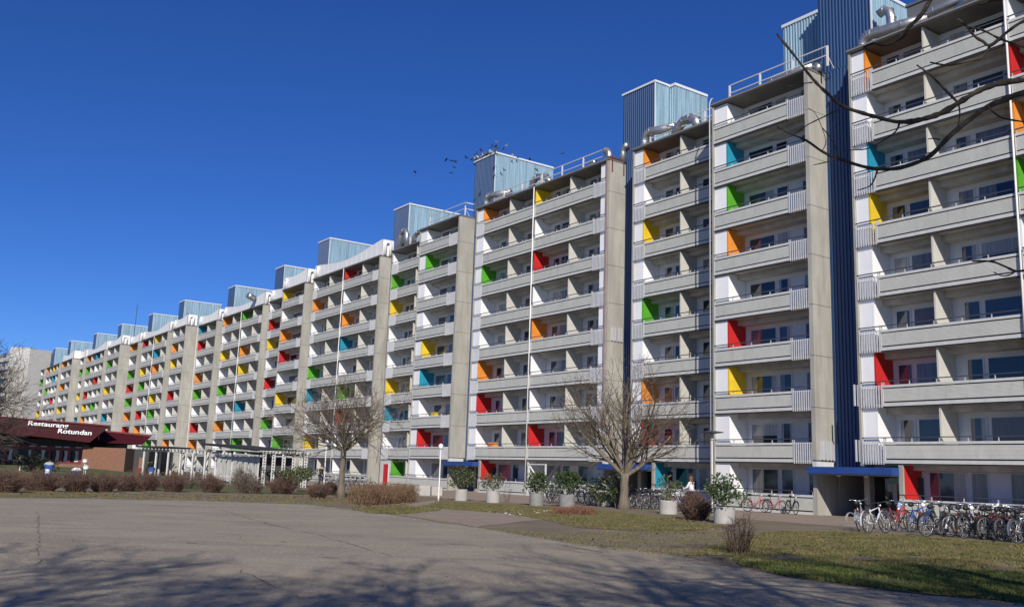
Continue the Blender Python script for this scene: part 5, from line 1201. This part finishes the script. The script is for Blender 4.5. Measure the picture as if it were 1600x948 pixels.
for i in range(9): x = sl*i/8; MB().box(x-.06, x+.06, -.8, 3.2, 2.36+.3*(1-i/8)*.8, 2.48+.3*(1-i/8)*.8).build('rafter', m_wpost if i % 2 else m_tar, shed)
m_ivy = mat('ivy_leaves', (.03,.035,.02), .6, var=.3, scale=8)
pgA, pgB = Vector((atY(222,745,88).x, 88, 0)), Vector((atY(338,745,86).x, 86, 0)); pd = pgB-pgA
pg = thing('pergola', 'long white post pergola with a flat beam between restaurant and slatted shed', 'pergola', pgA, math.atan2(pd.y, pd.x)); pl_ = pd.length
for i in range(7):
    for y in (0, 2.4): MB().box(pl_*i/6-.07, pl_*i/6+.07, y-.07, y+.07, 0, 2.45 + (.35 if i == 1 else 0)).build('post', m_wpost, pg)
for y in (-.0, 2.4): MB().box(-.3, pl_+.3, y-.05, y+.05, 2.46, 2.62).build('beam', m_wpost, pg)
for i in range(22): x = pl_*i/21; MB().box(x-.04, x+.04, -.5, 2.9, 2.63, 2.75).build('rafter', m_wpost, pg)
MB().box(-.6, 2.8, -.6, 3.0, 2.80, 2.95).build('roof', m_tar, pg)
iv = MB(); rr = random.Random(8)
for i in range(46): leaf_cluster(iv, Vector((rr.uniform(1.5,pl_), rr.uniform(-.2,.3), 2.62+rr.uniform(-.1,.15))), .12, 5, .12, rr)
iv.build('ivy', m_ivy, pg, kind='stuff')
arA, arB = Vector((atY(406,757,74).x, 74, 0)), Vector((atY(476,757,72).x, 72, 0)); ad = arB-arA; al = ad.length
ar = thing('lattice_arches', 'white lattice arches overgrown with dark ivy right of the slatted shed', 'pergola', arA, math.atan2(ad.y, ad.x))
for i, x in enumerate((.1, .7, 1.35, 2.0, 2.45, 2.75)):
    for dx in (0,.24): MB().box(al*x/2.85+dx-.035, al*x/2.85+dx+.035, -.035, .035, 0, 2.45).build('post', m_wpost, ar)
    for k_ in range(11): MB().box(al*x/2.85+.036, al*x/2.85+.204, -.02, .02, .2+k_*.21, .28+k_*.21).build('rung', m_wpost, ar)
MB().box(-.1, al+.2, -.04, .04, 2.46, 2.58).build('beam', m_wpost, ar); MB().box(-.1, al+.2, .5, .58, 2.46, 2.58).build('beam', m_wpost, ar)
for i in range(14): x = al*i/13; MB().box(x-.03, x+.03, -.3, .9, 2.585, 2.66).build('rafter', m_wpost, ar)
iv = MB()
for i in range(110):
    x = rr.uniform(0, al); z = 2.45+rr.gauss(0,.1) if rr.random() < .45 else rr.uniform(.2,1.4); leaf_cluster(iv, Vector((x, rr.uniform(-.12,.1), z)), .14, 8, .12, rr)
iv.build('ivy', m_ivy, ar, kind='stuff')
dp = atY(414,745,80); d_ = thing('notice_post', 'red panel standing behind the lattice arches', 'panel', (dp.x,80,0)); MB().box(-.3,.3,-.04,.04,.9,2.5).build('panel', PC['R'], d_); MB().box(-.04,.04,.041,.1,0,2.4).build('post', m_wpost, d_)
dp = atY(476,745,76); d_ = thing('open_shed_door', 'narrow dark door standing open at the right end of the arches', 'door', (dp.x,76,0)); MB().box(-.25,.25,-.03,.03,.3,2.35).build('door_leaf', M['darkwall'], d_); MB().box(-.31,-.251,-.04,.04,0.02,2.42).build('door_frame', m_wpost, d_)

# ------------------------------------------------------------------ lamps, bins, stones
def lamp(name, label, loc, h, style):
    t = thing(name, label, 'lamp', loc)
    MB().lathe([(.055,-.02),(.055,.25),(.035,.3),(.03,h)], 10).build('pole', M['pipe'], t, smooth=True)
    b = MB()
    if style == 'ball':
        b.ellip((0,0,h+.18), (.2,.2,.2), 12, 8); b.build('globe', M['white'], t, smooth=True); MB().lathe([(.21,.30),(.18,.36),(.05,.40)], 12, (0,0,h-.02)).build('cap', M['cap'], t)
    elif style == 'disc':
        b.lathe([(.05,0),(.09,.05),(.09,.30),(.05,.32)], 12, (0,0,h)); b.build('head', M['cap'], t, smooth=True); MB().lathe([(.03,.32),(.58,.40),(.58,.43),(.03,.50)], 24, (0,0,h)).build('shade', M['rail'], t)
    else:
        b.ellip((0,0,h+.1), (.13,.13,.16), 12, 8); b.build('globe', M['white'], t, smooth=True)
    return t
lamp('street_lamp', 'thin white lamp post before the white ground floor wall left of the first canopy', G(685,782), 2.75, 'small')
lamp('street_lamp', 'lamp with a flat round shade beside the spreading green planter', Gq(1113,800,36.2), 3.55, 'disc')
p = atY(30,738,80); lamp('bollard_lamp', 'white globe lamp on a pole left of the small pine', (p.x, 80, .25), .95, 'ball')
p = atY(131,738,80); lamp('bollard_lamp', 'white globe lamp on a pole in front of the brick wall corner', (p.x, 80, .15), 1.05, 'ball')
p = atY(133,742,70); lamp('bollard_lamp', 'nearer white globe lamp just below the brick wall corner', (p.x, 70, 0), .75, 'ball')
p = atY(497,770,57); lamp('street_lamp', 'slim white pole lamp standing among the bicycles left of the small bare tree', (atY(505,770,57).x, 57, 0), 2.9, 'small')
m_bin = mat('bin_blue', (.035,.13,.42), .4, var=.15, scale=4)
def bin_(label, px, Y, h, lid):
    p = atY(px, 742, Y); t = thing('waste_bin', label, 'bin', (p.x, Y, 0), .2)
    b = MB(); b.lathe([(.22,.02),(.27,h*.9),(.29,h*.92),(.29,h)], 12); b.build('body', m_bin, t); MB().lathe([(.31,h+.001),(.31,h+.07),(.2,h+.16),(.03,h+.2)], 12).build('lid', lid, t)
    MB().box(-.12,.12,-.30,-.27,h*.5,h*.75).build('front_plate', M['white'], t)
bin_('tall blue bin with a pale lid right of the small pine', 75, 62, 1.1, M['post']); bin_('blue bin with a wide white lid behind the clipped bushes', 119, 62, .8, M['white']); bin_('low blue bin beside the leftmost pergola posts', 236, 84, .9, M['canopy'])
p = atY(97, 738, 68); t = thing('park_bench', 'dark bench between the tall blue bin and the white lidded bin', 'bench', (p.x, 68, 0))
for z, y in ((.42,-.2),(.42,0),(.42,.2),(.62,.27),(.80,.30)): MB().box(-1,1,y-.08,y+.08,z,z+.04).build('slat', M['dkmetal'], t)
for x in (-.8,.8): MB().box(x-.03,x+.03,-.2,.24,0,.415).build('leg', M['dkmetal'], t)
m_stone = mat('boulder', (.34,.33,.31), .95, col2=(.22,.21,.19), scale=4, bump=.6, bscale=9)
def boulder(label, loc, r, seed, flat=.8):
    b = MB(); b.ellip((0,0,0), r, 12, 9); rr = random.Random(seed); dirs = [Vector((rr.gauss(0,1),rr.gauss(0,1),rr.gauss(0,1))).normalized() for _ in range(9)]
    for i, v in enumerate(b.v):
        p = Vector(v); u = Vector((p.x/r[0], p.y/r[1], p.z/r[2]))
        for d in dirs:
            e = u.dot(d)-.72
            if e > 0: u -= d*e
        b.v[i] = (u.x*r[0], u.y*r[1], max(-.02, u.z*r[2]+r[2]*.6))
    o = b.build('boulder', m_stone, None, loc); return tag(o, label, 'stone')
boulder('pale pointed boulder leaning at the left of the large bare trunk', Gq(947,796,33.6), (.36,.28,.48), 1); boulder('round boulder left of the two concrete blocks on the path edge', G(651,772), (.42,.4,.42), 2)
m_dk = mat('tarp_dark', (.05,.055,.075), .6, var=.2)
for i, (px, lb) in enumerate(((664,'left square concrete block by the footpath'),(683,'right concrete block touching the thin white lamp post'))):
    o = G(px, 774); b = MB(); b.box(-.36,.36,-.25,.3,0,.62 if i == 0 else .55); me = b.mesh('concrete_block', m_planter); q = put('concrete_block', me, None, o, rng.uniform(-.1,.2)); tag(q, lb, 'block', 'concrete blocks at the path')
    md = q.modifiers.new('bevel', 'BEVEL'); md.width = .03; md.segments = 2
t = thing('waste_bin', 'dark grey bin between the pale boulder and the large bare trunk', 'bin', Gq(961,797,34.0)); b = MB(); b.lathe([(.26,.02),(.30,.80),(.32,.82),(.32,.88)], 14); b.build('body', m_dk, t); MB().lathe([(.33,.881),(.30,.95),(.03,.98)], 14).build('lid', M['dkmetal'], t)

# ------------------------------------------------------------------ pigeons
m_pg = [mat('pigeon_grey', (.13,.14,.16), .7, var=.3, scale=20), mat('pigeon_dark', (.03,.03,.035), .7), mat('pigeon_pale', (.45,.45,.45), .7, var=.3, scale=20)]
def perched(m):
    b = MB(); b.tube([(-.22,0,.06),(-.12,0,.10),(-.03,0,.13),(.06,0,.16),(.10,0,.22),(.12,0,.27),(.155,0,.265),(.18,0,.26)], [.02,.05,.075,.07,.045,.035,.025,.006], 8)
    b.tube([(.0,.03,.08),(.01,.03,0)], .008, 4); b.tube([(.0,-.03,.08),(.01,-.03,0)], .008, 4); return b.mesh('pigeon', m, True)
def flying(m, up):
    b = MB(); b.tube([(-.24,0,0),(-.14,0,.01),(0,0,.0),(.10,0,.01),(.16,0,.02),(.2,0,.015)], [.015,.04,.07,.055,.04,.006], 8)
    for sg in (-1,1):
        a = [(.07,sg*.05,.02),(.10,sg*.20,.02+up*.12),(.02,sg*.36,.02+up*.2),(-.06,sg*.34,.02+up*.19),(-.09,sg*.18,.02+up*.10),(-.08,sg*.05,.02)]; k_ = len(b.v)
        b.v += a+[(x,y,z+.012) for x,y,z in a]; b.f += [tuple(k_+i for i in range(6)), tuple(k_+11-i for i in range(6))]; b.m += [0,0]
        for i in range(6): j = (i+1) % 6; b.f.append((k_+i, k_+j, k_+6+j, k_+6+i)); b.m.append(0)
    b.v += [(-.22,-.05,0),(-.22,.05,0),(-.34,.07,0),(-.34,-.07,0)]; k_ = len(b.v)-4; b.f.append((k_,k_+1,k_+2,k_+3)); b.m.append(0)
    return b.mesh('pigeon', m, True)
mp = [perched(m) for m in m_pg]; mf = [flying(m_pg[i], u) for i, u in ((1,1.0),(1,-.5),(2,.6),(0,.2))]
tq = 42.75+1.5; rr = random.Random(12)
for i in range(44):
    s = rr.uniform(66.2, 69.6); o = put('pigeon', mp[rr.choice((0,0,1,2))], None, SQ(s, tq+rr.choice((-.03,.02,.25,.45)), 29.5-.1+.078), rr.uniform(0,6.28))
    o.scale = (1.25,)*3; tag(o, 'pigeon perched in the row along the front top edge of the blue tower', 'pigeon', 'pigeons perched on the blue tower')
FL = [(648,268,1),(697,249,1),(705,251,1),(711,252,1),(709,261,1),(704,270,1),(729,247,0),(736,250,0),(741,257,1),(776,222,2),(791,228,2),(775,231,0),(786,233,3),(801,242,2),(810,246,1),(828,250,0),(808,253,2),(838,265,1),(878,240,3),(744,240,3),(752,236,0),(768,229,3),(774,228,1)]
for i, (px, py, k_) in enumerate(FL):
    o = put('pigeon', mf[k_], None, atY(px, py, 78+rr.uniform(-2,2)), rr.uniform(2.2,4.2)); o.rotation_euler.x = rr.uniform(-.5,.5); o.scale = (.7,)*3
    left = px < 742
    tag(o, 'dark pigeon flying in the blue sky left of the tower' if left else 'pigeon fluttering in the air right above the blue tower roof', 'pigeon', 'pigeons flying left of the tower' if left else 'pigeons fluttering above the tower')
#END
